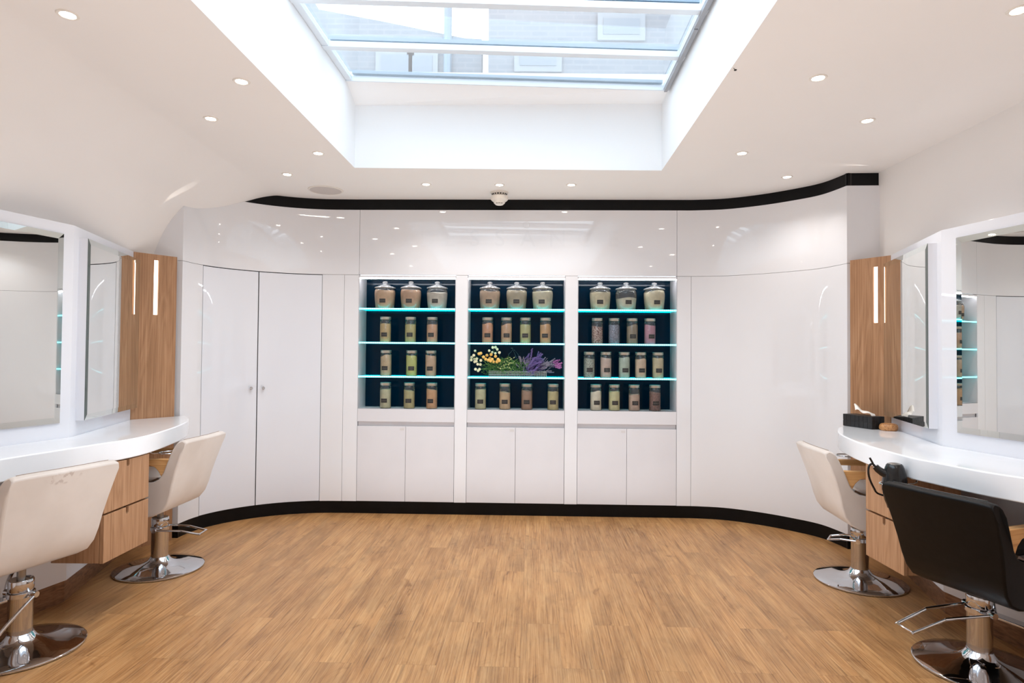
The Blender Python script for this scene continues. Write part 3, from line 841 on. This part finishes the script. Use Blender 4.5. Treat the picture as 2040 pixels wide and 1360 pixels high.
        mb.build('mirror_glass', [M['mirror'], M['mirror_edge'], M['darkrefl']], t, smooth=False)
    # counter
    fr = [on_z(px, py, ZK) for px, py in s['front']]
    pts = [(v.x, v.y) for v in fr] + s['ext']
    s['fpts'] = pts
    cur = catmull(pts, 6)
    eps = 0.003
    back = [(s['wx'] - sg * eps, C.y - 0.25), tuple(W2 + Vector((-sg * eps, 0.0))), tuple(C + Vector((-sg * eps, 0))), tuple(B + Vector((-sg * eps, 0))), tuple(A + Vector((-sg * eps, -0.0))), tuple(W + Vector((-sg * eps, -eps)))]
    if key == 'L': back[-1] = (W.x + .004, W.y - .004)
    mb = MB(); mb.prism(cur + back[1:], ZK - TK, ZK)
    ct = mb.build('counter', M['counter'], bevel=0.006, angle=40)
    tag(ct, f'white curved solid-surface counter below the {sname} mirrors', 'counter', 'curved white counters')
    # drawer unit
    if key == 'L': dx, ya, yb = -2.105, 3.215, 3.605
    else: dx, ya, yb = 1.985, 3.135, 3.468
    zb, zt = 0.300, ZK - TK - 0.002
    t = thing('drawer_unit', f'walnut two-drawer unit hanging under the {sname} counter', 'drawers', (dx, (ya + yb) / 2, zb))
    bx = B.x - sg * 0.12
    mb = MB(); mb.box(*sorted((dx + sg * 0.022, bx + sg * .02)), ya, yb, zb, zt); mb.build('carcass', M['walnut'], t, world=True, smooth=False)
    zm = zb + 0.25
    yc = (ya + yb) / 2
    for z0, z1 in ((zb - 0.002, zm - 0.005), (zm + 0.005, zt - 0.004)):
        nr, nd = 0.012, 0.038
        poly = [(ya, z0), (yb, z0), (yb, z1), (yc + nr, z1)] + [(yc + nr * math.cos(a), z1 - nd + nr - nr * math.sin(a)) for a in [PI * i / 8 for i in range(9)]] + [(yc - nr, z1), (ya, z1)]
        mb = MB(); mb.plate(poly, lambda y, z: (dx, y, z), lambda y, z: (dx + sg * 0.02, y, z))
        dr = mb.build('drawer', M['walnut'], t, world=True, smooth=False, bevel=0.0015)
        mb = MB(); mb.box(*sorted((dx + sg * 0.0192, dx + sg * 0.0215)), yc - nr * 1.3, yc + nr * 1.3, z1 - nd - .004, z1); mb.build('finger_notch', M['gap'], dr, world=True, smooth=False)

# ------------------------------------------------------------------ dryer holders, dryer
def holder(p, ang, label):
    t = thing('dryer_holder', label, 'hair dryer holder', (p[0], p[1], ZK - TK), ang, 'wire hair dryer rings under the counters')
    mb = MB(); R = 0.055
    mb.tube([(R * math.cos(a), R * math.sin(a), -0.035) for a in [2 * PI * i / 28 for i in range(28)]], 0.004, 8, True)
    mb.tube([(R, 0, -0.035), (R + .03, 0, -0.035), (R + .045, 0, -0.028), (R + .05, 0, -0.002)], 0.004, 8)
    mb.build('ring', M['chrome'], t)
    mb = MB(); mb.lathe([(0.012, -0.001), (0.014, -0.006), (0.011, -0.016), (0, -0.019)], 16, (R + .05, 0.02, 0)); mb.build('fixing_knob', M['whitepl'], t)
    return t
holder((-2.115, 3.83), PI * 1.2, 'wire dryer ring under the left counter beside the far beige chair')
holder((2.125, 3.93), -PI * .2, 'empty wire dryer ring under the right counter above far chair arm')
DP = Vector((1.889, 3.052))
holder(tuple(DP), 0.1, 'wire ring under the right counter holding the black hair dryer').scale = (1.16, 1.16, 1)
def dryer():
    t = thing('hair_dryer', 'black hair dryer hanging nose down at the right counter edge', 'hair dryer', (DP.x, DP.y, ZK - TK - 0.116))
    mb = MB(); mb.lathe([(0.028, -0.035), (0.032, -0.035), (0.036, -0.02), (0.044, 0.0), (0.054, 0.05), (0.056, 0.078), (0.054, 0.105), (0.049, 0.135), (0.042, 0.162), (0.036, 0.177), (0.031, 0.181), (0.028, 0.176), (0, 0.176)], 36)
    # handle to the left-back
    mb.tube([(-0.03, 0.0, 0.125), (-0.05, 0.015, 0.135), (-0.068, 0.025, 0.15), (-0.078, 0.03, 0.163)], 0.022, 12, r2=0.015)
    mb.build('dryer_body', M['blackpl'], t)
    mb = MB(); mb.lathe([(0.0275, 0.177), (0.0275, 0.181), (0.02, 0.185), (0, 0.187)], 24); mb.build('intake_grille', M['steel'], t)
    mb = MB(); mb.lathe([(0.0545, 0.058), (0.0555, 0.060), (0.0555, 0.066), (0.0545, 0.068)], 36); mb.build('trim_ring', M['greypl'], t)
    mb = MB(); cp = catmull([(-0.078, 0.03, 0.163), (-0.088, 0.035, 0.174), (-0.100, 0.04, 0.166), (-0.106, 0.04, 0.145), (-0.104, 0.04, 0.115), (-0.092, 0.045, 0.085), (-0.07, 0.055, 0.05), (-0.04, 0.075, 0.02), (0.02, 0.09, 0.0)], 8)
    mb.tube(cp, 0.005, 8); mb.tube([(-0.082, 0.032, 0.165), (-0.094, 0.034, 0.190), (-0.102, 0.035, 0.204)], 0.005, 8); mb.build('power_cord', M['blackpl'], t)
dryer()

# ------------------------------------------------------------------ tissue box and wooden pot on right counter
def tissue():
    a = on_z(1679, 847.5, ZK); b = on_z(1737, 855.5, ZK)
    e = Vector((b.x - a.x, b.y - a.y)).normalized(); ln = 0.0 + math.dist(a[:2], b[:2])
    ang = math.atan2(e.y, e.x)
    L_, D_, H_ = ln, 0.112, 0.085
    t = thing('tissue_box', 'black quilted leather tissue box on the right counter', 'tissue box', (a.x, a.y, ZK + 0.0005), ang)
    mb = MB()
    nx, nz, ny = 7, 2, 4
    mb.box(0.002, L_ - .002, 0.002, D_ - .002, 0, H_ - .001)
    g = 0.0012
    for i in range(nx):
        for j in range(nz): mb.box(L_ * i / nx + g, L_ * (i + 1) / nx - g, 0, 0.004, H_ * j / nz + g, H_ * (j + 1) / nz - g)
    for i in range(ny):
        for j in range(nz):
            mb.box(L_ - .004, L_, D_ * i / ny + g, D_ * (i + 1) / ny - g, H_ * j / nz + g, H_ * (j + 1) / nz - g)
            mb.box(0, .004, D_ * i / ny + g, D_ * (i + 1) / ny - g, H_ * j / nz + g, H_ * (j + 1) / nz - g)
    for i in range(nx):
        for j in range(nz): mb.box(L_ * i / nx + g, L_ * (i + 1) / nx - g, D_ - .004, D_, H_ * j / nz + g, H_ * (j + 1) / nz - g)
    mb.build('box_body', M['tissuebox'], t, smooth=False, bevel=0.0018)
    mb = MB(); rows = []
    nu, nv = 14, 5
    for i in range(nu + 1):
        u = i / nu; row = []
        for j in range(nv + 1):
            v = j / nv
            x = L_ * (0.30 + 0.55 * u); y = D_ * (0.32 + 0.34 * v) ; up = 0.050 * (1 - u) ** 1.4 * (1 - (2 * v - 1) ** 2 * 0.7) + 0.012 * math.sin(9 * u + 2 * v) * (1 - u) + 0.014
            row.append(mb.bm.verts.new((x - 0.03 * (1 - u) * (1 - abs(2 * v - 1)), y, H_ + max(0.0, up) * (1 if 0 < u < 1 else (1 if u == 0 else 0.1)))))
        rows.append(row)
    for A_, B_ in zip(rows, rows[1:]):
        for j in range(nv): mb.bm.faces.new((A_[j], B_[j], B_[j + 1], A_[j + 1]))
    o = mb.build('tissue', M['tissue'], t, angle=80)
    p = on_z(1776, 856, ZK)
    q = Vector((2.499, 4.10, ZK + .0005))
    t = thing('wooden_pot', 'small round carved wooden pot beside the tissue box', 'pot', q)
    mb = MB(); mb.lathe([(0, 0), (0.047, 0), (0.054, 0.007), (0.056, 0.020), (0.053, 0.034), (0.046, 0.042), (0, 0.042)], 36); mb.build('pot_body', M['carvedwood'], t)
    mb = MB(); mb.lathe([(0.042, 0.0421), (0.0425, 0.044), (0.037, 0.0455), (0, 0.046)], 36); mb.build('lid', M['carvedwood'], t)
tissue()

# ------------------------------------------------------------------ salon chairs
def chair(label, leather, loc, ang, lever, seamcol=None, dz=0.0):
    t = thing('salon_chair', label, 'chair', (loc[0], loc[1], 0), math.radians(ang), 'hydraulic salon chairs at the counters')
    # base
    mb = MB(); mb.lathe([(0, 0.0), (0.255, 0.0), (0.262, 0.004), (0.262, 0.010), (0.256, 0.014), (0.20, 0.021), (0.15, 0.029), (0.11, 0.038), (0.085, 0.048), (0.068, 0.060), (0.058, 0.074), (0.052, 0.082), (0, 0.082)], 64)
    mb.build('base', M['chrome'], t, angle=50)
    mb = MB(); mb.lathe([(0.0495, 0.075), (0.0495, 0.285), (0.051, 0.288), (0.051, 0.325), (0.048, 0.33), (0.0, 0.33)], 40)
    mb.build('column', M['chrome'], t, angle=50)
    mb = MB(); mb.lathe([(0.018, 0.325), (0.018, 0.375), (0, 0.375)], 20); mb.build('piston', M['steel'], t)
    # lever
    la = math.radians(lever[0]); ex = Vector((math.cos(la), math.sin(la), 0)); sx = Vector((-ex.y, ex.x, 0)); z = 0.262
    mb = MB(); mb.lathe([(0.051, z - .012), (0.056, z - .010), (0.056, z + .010), (0.051, z + .012)], 36); mb.tube([ex * 0 + sx * -.085 + Vector((0, 0, z)), sx * .085 + Vector((0, 0, z))], 0.014, 14)
    lc = mb.build('lever_collar', M['chrome'], t)
    mb = MB(); l, dr = lever[1], lever[2]
    P = lambda f, sd_, dz: ex * f + sx * sd_ + Vector((0, 0, z + dz))
    if lever[3] == 'loop':
        mb.tube(catmull([P(0, -.07, 0), P(l * .55, -.06, -dr * .2), P(l * .62, -.058, -dr * .3), P(l * .97, -.05, -dr), P(l, -.043, -dr * 1.04), P(l, .043, -dr * 1.04), P(l * .97, .05, -dr), P(l * .62, .058, -dr * .3), P(l * .55, .06, -dr * .2), P(0, .07, 0)], 6), 0.0065, 10)
    else:
        mb.tube(catmull([P(0.0, .078, 0), P(l * .4, .078, -dr * .42), P(l * .7, .078, -dr * .8), P(l * .85, .078, -dr), P(l, .078, -dr * 1.02)], 6), 0.0075, 10)
    mb.build('pedal_lever', M['chrome'], t)
    # footrest
    mb = MB()
    for sd_ in (-.09, .09): mb.tube(catmull([(.06, sd_, .36), (.16, sd_, .34), (.22, sd_, .27), (.25, sd_, .17)], 6), 0.009, 10)
    mb.box(.205, .262, -.14, .14, .165, .178); mb.build('footrest', M['chrome'], t, bevel=0.003)
    # shell: one L-shaped upholstered body
    prof = [(-.327, .852), (-.316, .822), (-.300, .775), (-.264, .672), (-.236, .592), (-.210, .520), (-.182, .462), (-.140, .416), (-.080, .388), (.0, .375), (.10, .368), (.195, .366), (.242, .378), (.259, .415), (.261, .50), (.257, .565), (.238, .597), (.14, .601), (.02, .601), (-.075, .602), (-.122, .607), (-.156, .624), (-.182, .660), (-.214, .735), (-.244, .800), (-.262, .836), (-.276, .856), (-.300, .865)]
    prof = [(x, z_ + dz) for x, z_ in prof]
    hw = lambda z_: (0.212 + 0.048 * max(0, min(1, (z_ - dz - .37) / .5)) ** 0.9) * (1 - 0.10 * max(0, (z_ - dz - .815) / .05) ** 2)
    mb = MB(); ns = 16; rows = []
    for j in range(ns + 1):
        v = -1 + 2 * j / ns; row = []
        for x, z_ in prof:
            b = max(0, min(1, (z_ - dz - .42) / .2)) * (1 if x < -.05 else 0)
            xx = x + 0.026 * (abs(v) ** 2.4) * b
            zz_ = z_ - 0.006 * abs(v) ** 6 * (1 if z_ - dz > .8 else 0)
            row.append(mb.bm.verts.new((xx, v * hw(z_), zz_)))
        rows.append(row)
    n = len(prof)
    for A_, B_ in zip(rows, rows[1:]):
        for i in range(n): mb.bm.faces.new((A_[i], A_[(i + 1) % n], B_[(i + 1) % n], B_[i]))
    mb.bm.faces.new(rows[0][::-1]); mb.bm.faces.new(rows[-1])
    sh = mb.build('shell', leather, t, angle=50, bevel=0.009)
    # piping along side edges
    mb = MB()
    back_edge = [(prof[-1][0] + 0.014 + 0.026 * abs(y_ / hw(.86 + dz)) ** 2.4, y_, .8622 + dz - 0.006 * abs(y_ / hw(.86 + dz)) ** 6) for y_ in [hw(.865 + dz) * .90 * k / 8 for k in range(-8, 9)]]
    mb.tube(back_edge, 0.0018, 6); mb.build('piping', seamcol or M['seam'], sh)
    # seat cushion
    mb = MB(); mb.box(-.09, .266, -.175, .175, .585 + dz, .622 + dz); mb.build('seat_cushion', leather, t, bevel=0.018)
    # armrests
    for v in (-1, 1):
        yc = v * 0.213; hwid = 0.021
        poly = [(-.212, .742), (.236, .742), (.260, .730), (.266, .712), (.266, .598), (.234, .598), (.231, .690), (.211, .704), (-.06, .706), (-.098, .695), (-.124, .670), (-.142, .636), (-.172, .648), (-.192, .69)]
        mb = MB(); mb.plate(poly, lambda x, z_: (x, yc - hwid, z_ + dz), lambda x, z_: (x, yc + hwid, z_ + dz))
        ar = mb.build('armrest', M['ash'], t, bevel=0.004, smooth=True)
        mb = MB(); mb.plate([(-.124, .632), (-.075, .6095), (.232, .6085), (.232, .6035), (-.079, .6045), (-.132, .622)], lambda x, z_: (x, yc - hwid - .002, z_ + dz), lambda x, z_: (x, yc + hwid + .002, z_ + dz))
        mb.build('steel_liner', M['steel'], ar, smooth=False)
    return t
def smudged_leather():
    m = M['beige'].copy(); m.name = 'smudged_beige_leather'; t = NT(m)
    tc = t.add('ShaderNodeTexCoord'); mp = t.add('ShaderNodeMapping'); mp.inputs['Location'].default_value = (0, -0.55, -33.2); mp.inputs['Scale'].default_value = (0, 14, 40)
    t.link(tc.outputs['Object'], mp.inputs[0])
    ln = t.add('ShaderNodeVectorMath', operation='LENGTH'); t.link(mp.outputs[0], ln.inputs[0])
    no = t.add('ShaderNodeTexNoise', Scale=34.0, Detail=3.0); t.link(tc.outputs['Object'], no.inputs['Vector'])
    k_ = t.math('MULTIPLY', t.math('SUBTRACT', 1.25, ln.outputs['Value']), t.math('MULTIPLY', t.math('SUBTRACT', no.outputs['Fac'], 0.5), 9.0))
    f_ = t.add('ShaderNodeClamp'); t.link(k_, f_.inputs[0]); f_.inputs['Max'].default_value = 0.38
    far_ = t.math('LESS_THAN', ln.outputs['Value'], 1.25)
    old = t.b.inputs['Base Color'].links[0].from_socket
    t.link(t.mix(t.math('MULTIPLY', f_.outputs[0], far_), old, L(140, 112, 100)), t.b.inputs['Base Color'])
    return m
chair('beige salon chair at the far left counter, standing by the tall cupboard', M['beige'], (-2.262, 4.01), 178, (185, 0.27, 0.03, 'loop'))
chair('beige salon chair with smudged back at the left photo edge', smudged_leather(), (-2.29, 2.915), 162, (100, 0.30, 0.17, 'rod'), dz=0.006)
chair('beige salon chair at the right counter near the tissue box', M['beige'], (2.185, 3.885), -6, (150, 0.17, 0.02, 'loop'), dz=-0.02)
chair('black leather salon chair at the right photo edge', M['blackleather'], (2.128, 2.822), 20, (165, 0.36, 0.07, 'loop'), dz=-0.045, seamcol=mat('black_piping', (70, 68, 66), 0.3))

# ------------------------------------------------------------------ ceiling fixtures
DL = [((135, 29), 'recessed downlight in the top left photo corner'), ((481, 162), 'second recessed downlight back along the left of the skylight'),
      ((420, 236), 'recessed downlight over the left curved ceiling, middle of three'), ((634, 305), 'recessed downlight left of the skylight far corner'),
      ((572, 347), 'recessed downlight just left of the round ceiling speaker'), ((849, 367), 'recessed downlight, left of three between skylight and cornice'),
      ((995, 368), 'recessed downlight directly above the smoke detector'), ((1138, 368), 'recessed downlight, right of three between skylight and cornice'),
      ((1630, 155), 'recessed downlight halfway along the right side of the skylight'), ((1728, 240), 'recessed downlight nearest the right wall, middle of three'),
      ((1478, 305), 'recessed downlight right of the skylight far corner'), ((1568, 352), 'recessed downlight nearest the right curve of the black cornice'),
      ((2030, 20), 'recessed downlight in the top right photo corner')]
pos = [(on_z(px, py, ZC), lb) for (px, py), lb in DL]
pos += [(Vector((x, y, ZC)), None) for x, y in ((-1.8, 1.3), (-1.8, 0.1), (1.9, 1.3), (1.9, 0.1), (-1.5, -1.2), (1.5, -1.2), (0, -1.2))]
proto = None
for i, (p, lb) in enumerate(pos):
    if proto is None:
        t = thing('downlight', lb, 'ceiling light', p, 0, 'recessed ceiling downlights')
        mb = MB(); mb.lathe([(0.027, -0.0015), (0.030, -0.004), (0.039, -0.0045), (0.0415, -0.001), (0.0415, 0.0)], 32); mb.build('trim_ring', M['whitepl'], t)
        mb = MB(); mb.lathe([(0.0275, -0.0018), (0, -0.0018)], 32); mb.build('lens', M['lens'], t); proto = t
    else:
        t = copy_tree(proto); t.location = p
        t['label'] = lb or f'recessed downlight behind the camera'
    ld = bpy.data.lights.new('lamp', 'SPOT'); ld.energy = 11.0; ld.spot_size = math.radians(125); ld.spot_blend = 0.9; ld.color = (1.0, 0.95, 0.91); ld.shadow_soft_size = 0.03
    lo = bpy.data.objects.new('lamp', ld); COL.objects.link(lo); lo.parent = t; lo.location = (0, 0, -0.012)
p = on_z(649, 378.5, ZC)
t = thing('ceiling_speaker', 'round flush ceiling speaker near the left end of the cornice', 'speaker', p)
mb = MB(); mb.lathe([(0.128, -0.006), (0.134, -0.008), (0.142, -0.005), (0.143, 0)], 48); mb.build('rim', M['whitepl'], t)
mb = MB(); mb.lathe([(0.1285, -0.006), (0.06, -0.008), (0, -0.0085)], 48); mb.build('grille', M['speaker'], t)
p = on_z(995, 383, ZC)
t = thing('smoke_detector', 'white smoke detector on the ceiling before the black cornice', 'smoke detector', p)
mb = MB(); mb.lathe([(0.076, 0), (0.076, -0.010), (0.060, -0.014), (0.060, -0.028), (0.0, -0.028)], 40); mb.build('base', M['whitepl'], t)
mb = MB(); mb.lathe([(0.055, -0.03), (0.070, -0.034), (0.074, -0.046), (0.072, -0.062), (0.060, -0.074), (0.050, -0.080), (0.046, -0.092), (0.030, -0.106), (0.0, -0.111)], 40); hd = mb.build('head', M['whitepl'], t)
mb = MB()
for a in (-.5, 0, .5):
    an = -PI / 2 + a; c = Vector((0.0395 * math.cos(an), 0.0395 * math.sin(an), -0.0985)); mb.box(c.x - .008, c.x + .008, c.y - .003, c.y + .003, c.z - .0012, c.z + .002)
for a in range(8):
    an = -PI / 2 + (a - 3.5) * .35; c = Vector((0.0605 * math.cos(an), 0.0605 * math.sin(an), -.021)); mb.box(c.x - .007, c.x + .007, c.y - .001, c.y + .002, c.z - .005, c.z + .005)
mb.build('vent_slots', M['gap'], hd, smooth=False)
p = on_z(1465, 139, ZC)
mb = MB(); mb.lathe([(0.0, -0.004), (0.006, -0.003), (0.007, 0)], 10); mb.tube([(0, 0, -.001), (-.016, -.02, -.001)], 0.0012, 5)
o = mb.build('ceiling_hook', M['gap']); o.location = p; tag(o, 'tiny dark hook in the ceiling right of the skylight', 'hook')

# ------------------------------------------------------------------ skylight window
w1 = bpy.data.objects.new('window_1', None); COL.objects.link(w1); w1.location = (0, 2.4, 3.3); struct(w1, 'glazed skylight with white cross bars', 'skylight')
def lx(y): return HFL[0] + (HBL[0] - HFL[0]) * (y - HFL[1]) / (HBL[1] - HFL[1])
def rx(y): return HFR[0] + (HBR[0] - HFR[0]) * (y - HFR[1]) / (HBR[1] - HFR[1])
bars = [4.262, 3.80, 3.285, 2.77, 2.255, 1.74, 1.225, 0.70]
mb = MB()
for y in bars:
    w = 0.05 if y < 4.2 else 0.012
    mb.beam((lx(y) + .001, y, zg(lx(y))), (rx(y) - .001, y, zg(rx(y))), w, 0.035)
for f_, sgn in ((lx, 1), (rx, -1)):
    mb.beam((f_(4.26) + sgn * .022, 4.26, zg(f_(4)) - 0.0), (f_(.7) + sgn * .022, 0.7, zg(f_(1))), 0.04, 0.03)
mb.build('frame', M['alu'], w1, world=True, smooth=False)
mb = MB()
for y in bars[:-1]:
    mb.beam((lx(y) + .05, y - .012, zg(lx(y)) + .03), (rx(y) - .05, y - .012, zg(rx(y)) + .03), 0.024, 0.02)
mb.build('outer_cap', M['bluebar'], w1, world=True, smooth=False)
for y0, y1 in zip(bars, bars[1:]):
    mb = MB(); mb.face([(lx(y0), y0, zg(lx(y0)) + .004), (rx(y0), y0, zg(rx(y0)) + .004), (rx(y1), y1, zg(rx(y1)) + .004), (lx(y1), y1, zg(lx(y1)) + .004)])
    mb.build('pane', M['pane'], w1, world=True, smooth=False)
mb = MB(); mb.beam((rx(4.24) - .028, 4.24, zg(1) - .028), (rx(3.42) - .028, 3.42, zg(1) - .028), 0.022, 0.028); mb.beam((rx(3.41) - .028, 3.41, zg(1) - .026), (rx(.7) - .028, .7, zg(1) - .026), 0.026, 0.028)
mb.build('blind_rail', M['railgrey'], w1, world=True, smooth=False)

# building seen through the skylight
t = thing('brick_building', 'pale brick building seen washed out through the skylight', 'building', (0, 9.4, 0))
Yb = 9.0
def bp(px, py): d = ray(px, py); k_ = Yb / d.y; return (d.x * k_, HC + d.z * k_)
pl = [(-7.0, 3.0), (2.9, 3.0)] + [bp(980, 20)] + [bp(975, 55), bp(925, 76), bp(760, 42), bp(632, 18), bp(628, 6), bp(560, 2)] + [(-7.0, bp(560, 2)[1])]
pl = [(-7.0, 3.0), (bp(960, 78)[0], 3.0), bp(960, 78), bp(925, 76), bp(760, 42), bp(632, 18), bp(628, 6), bp(560, 2), (-7.0, bp(560, 2)[1])]
mb = MB(); mb.plate(pl, lambda x, z: (x, Yb, z), lambda x, z: (x, Yb + .4, z)); mb.build('gable_wall', M['brick'], t, world=True, smooth=False)
x0 = bp(975, 50)[0]
mb = MB(); mb.box(x0, 7.5, Yb - .3, Yb + .3, 3.0, 8.6); mb.build('tall_wall', M['brick'], t, world=True, smooth=False)
for a, b, c, d in ((760, 112, 815, 150), (822, 114, 862, 148), (1035, 118, 1105, 152), (1195, 62, 1265, 92)):
    q0, q1 = bp(a, d), bp(c, b); yb = Yb - (.31 if a > 970 else .01)
    mb = MB(); mb.box(q0[0] - .08, q1[0] + .08, yb - .03, yb + .0, q0[1] - .08, q1[1] + .08); wd = mb.build('window', M['winframe'], t, world=True, smooth=False)
    mb = MB(); mb.box(q0[0], q1[0], yb - .04, yb - .031, q0[1], q1[1]); mb.build('pane', M['winglass'], wd, world=True, smooth=False)
q0 = bp(893, 40); mb = MB(); mb.tube([(q0[0], Yb - .05, 3.2), (q0[0], Yb - .05, 6.7)], 0.06, 8); mb.build('drainpipe', M['bluebar'], t, world=True)

# ------------------------------------------------------------------ world, camera
wd = bpy.data.worlds.new('overcast_sky'); S.world = wd; wd.use_nodes = True
bg = wd.node_tree.nodes['Background']; bg.inputs['Color'].default_value = (0.80, 0.91, 1.0, 1); bg.inputs['Strength'].default_value = 4.6

for nm_, a_, b_ in (('left', (-2.640, 4.43, 2.285), (-2.45, 4.455, 2.525)), ('right', (2.60, 4.345, 2.737), (2.2, 4.33, 2.755))):  # added unseen spots that throw light streaks onto cove and ceiling
    sl = bpy.data.lights.new('streak_spot', 'SPOT'); sl.energy = 4.5 if nm_ == 'left' else 4; sl.spot_size = math.radians(14); sl.spot_blend = 0.5; sl.color = (1, 0.93, 0.84); sl.shadow_soft_size = 0.005
    so = bpy.data.objects.new('streak_spot', sl); COL.objects.link(so); so.location = a_; so.rotation_euler = (Vector(b_) - Vector(a_)).to_track_quat('-Z', 'Y').to_euler()
# soft upward fill, as light bounced around a bright white shop
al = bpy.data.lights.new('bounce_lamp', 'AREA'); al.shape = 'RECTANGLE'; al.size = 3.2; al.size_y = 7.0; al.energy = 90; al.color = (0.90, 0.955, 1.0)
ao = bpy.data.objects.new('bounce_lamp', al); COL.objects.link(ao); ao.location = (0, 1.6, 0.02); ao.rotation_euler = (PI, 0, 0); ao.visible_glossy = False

cd = bpy.data.cameras.new('camera'); cam = bpy.data.objects.new('camera', cd); COL.objects.link(cam)
cd.sensor_width = 36; cd.lens = F / 2040 * 36; cd.clip_start = 0.05
R = Matrix((( _r.x, _u.x, -_f.x), (_r.y, _u.y, -_f.y), (_r.z, _u.z, -_f.z))).to_4x4()
cam.matrix_world = Matrix.Translation((0, 0, HC)) @ R
S.camera = cam
S.view_settings.view_transform = 'Standard'
S.view_settings.look = 'None'
S.view_settings.exposure = 0.0
S.cycles.max_bounces = 10
S.cycles.diffuse_bounces = 6
S.cycles.transparent_max_bounces = 24
S.cycles.caustics_reflective = False
S.cycles.caustics_refractive = False
S.cycles.sample_clamp_indirect = 6.0
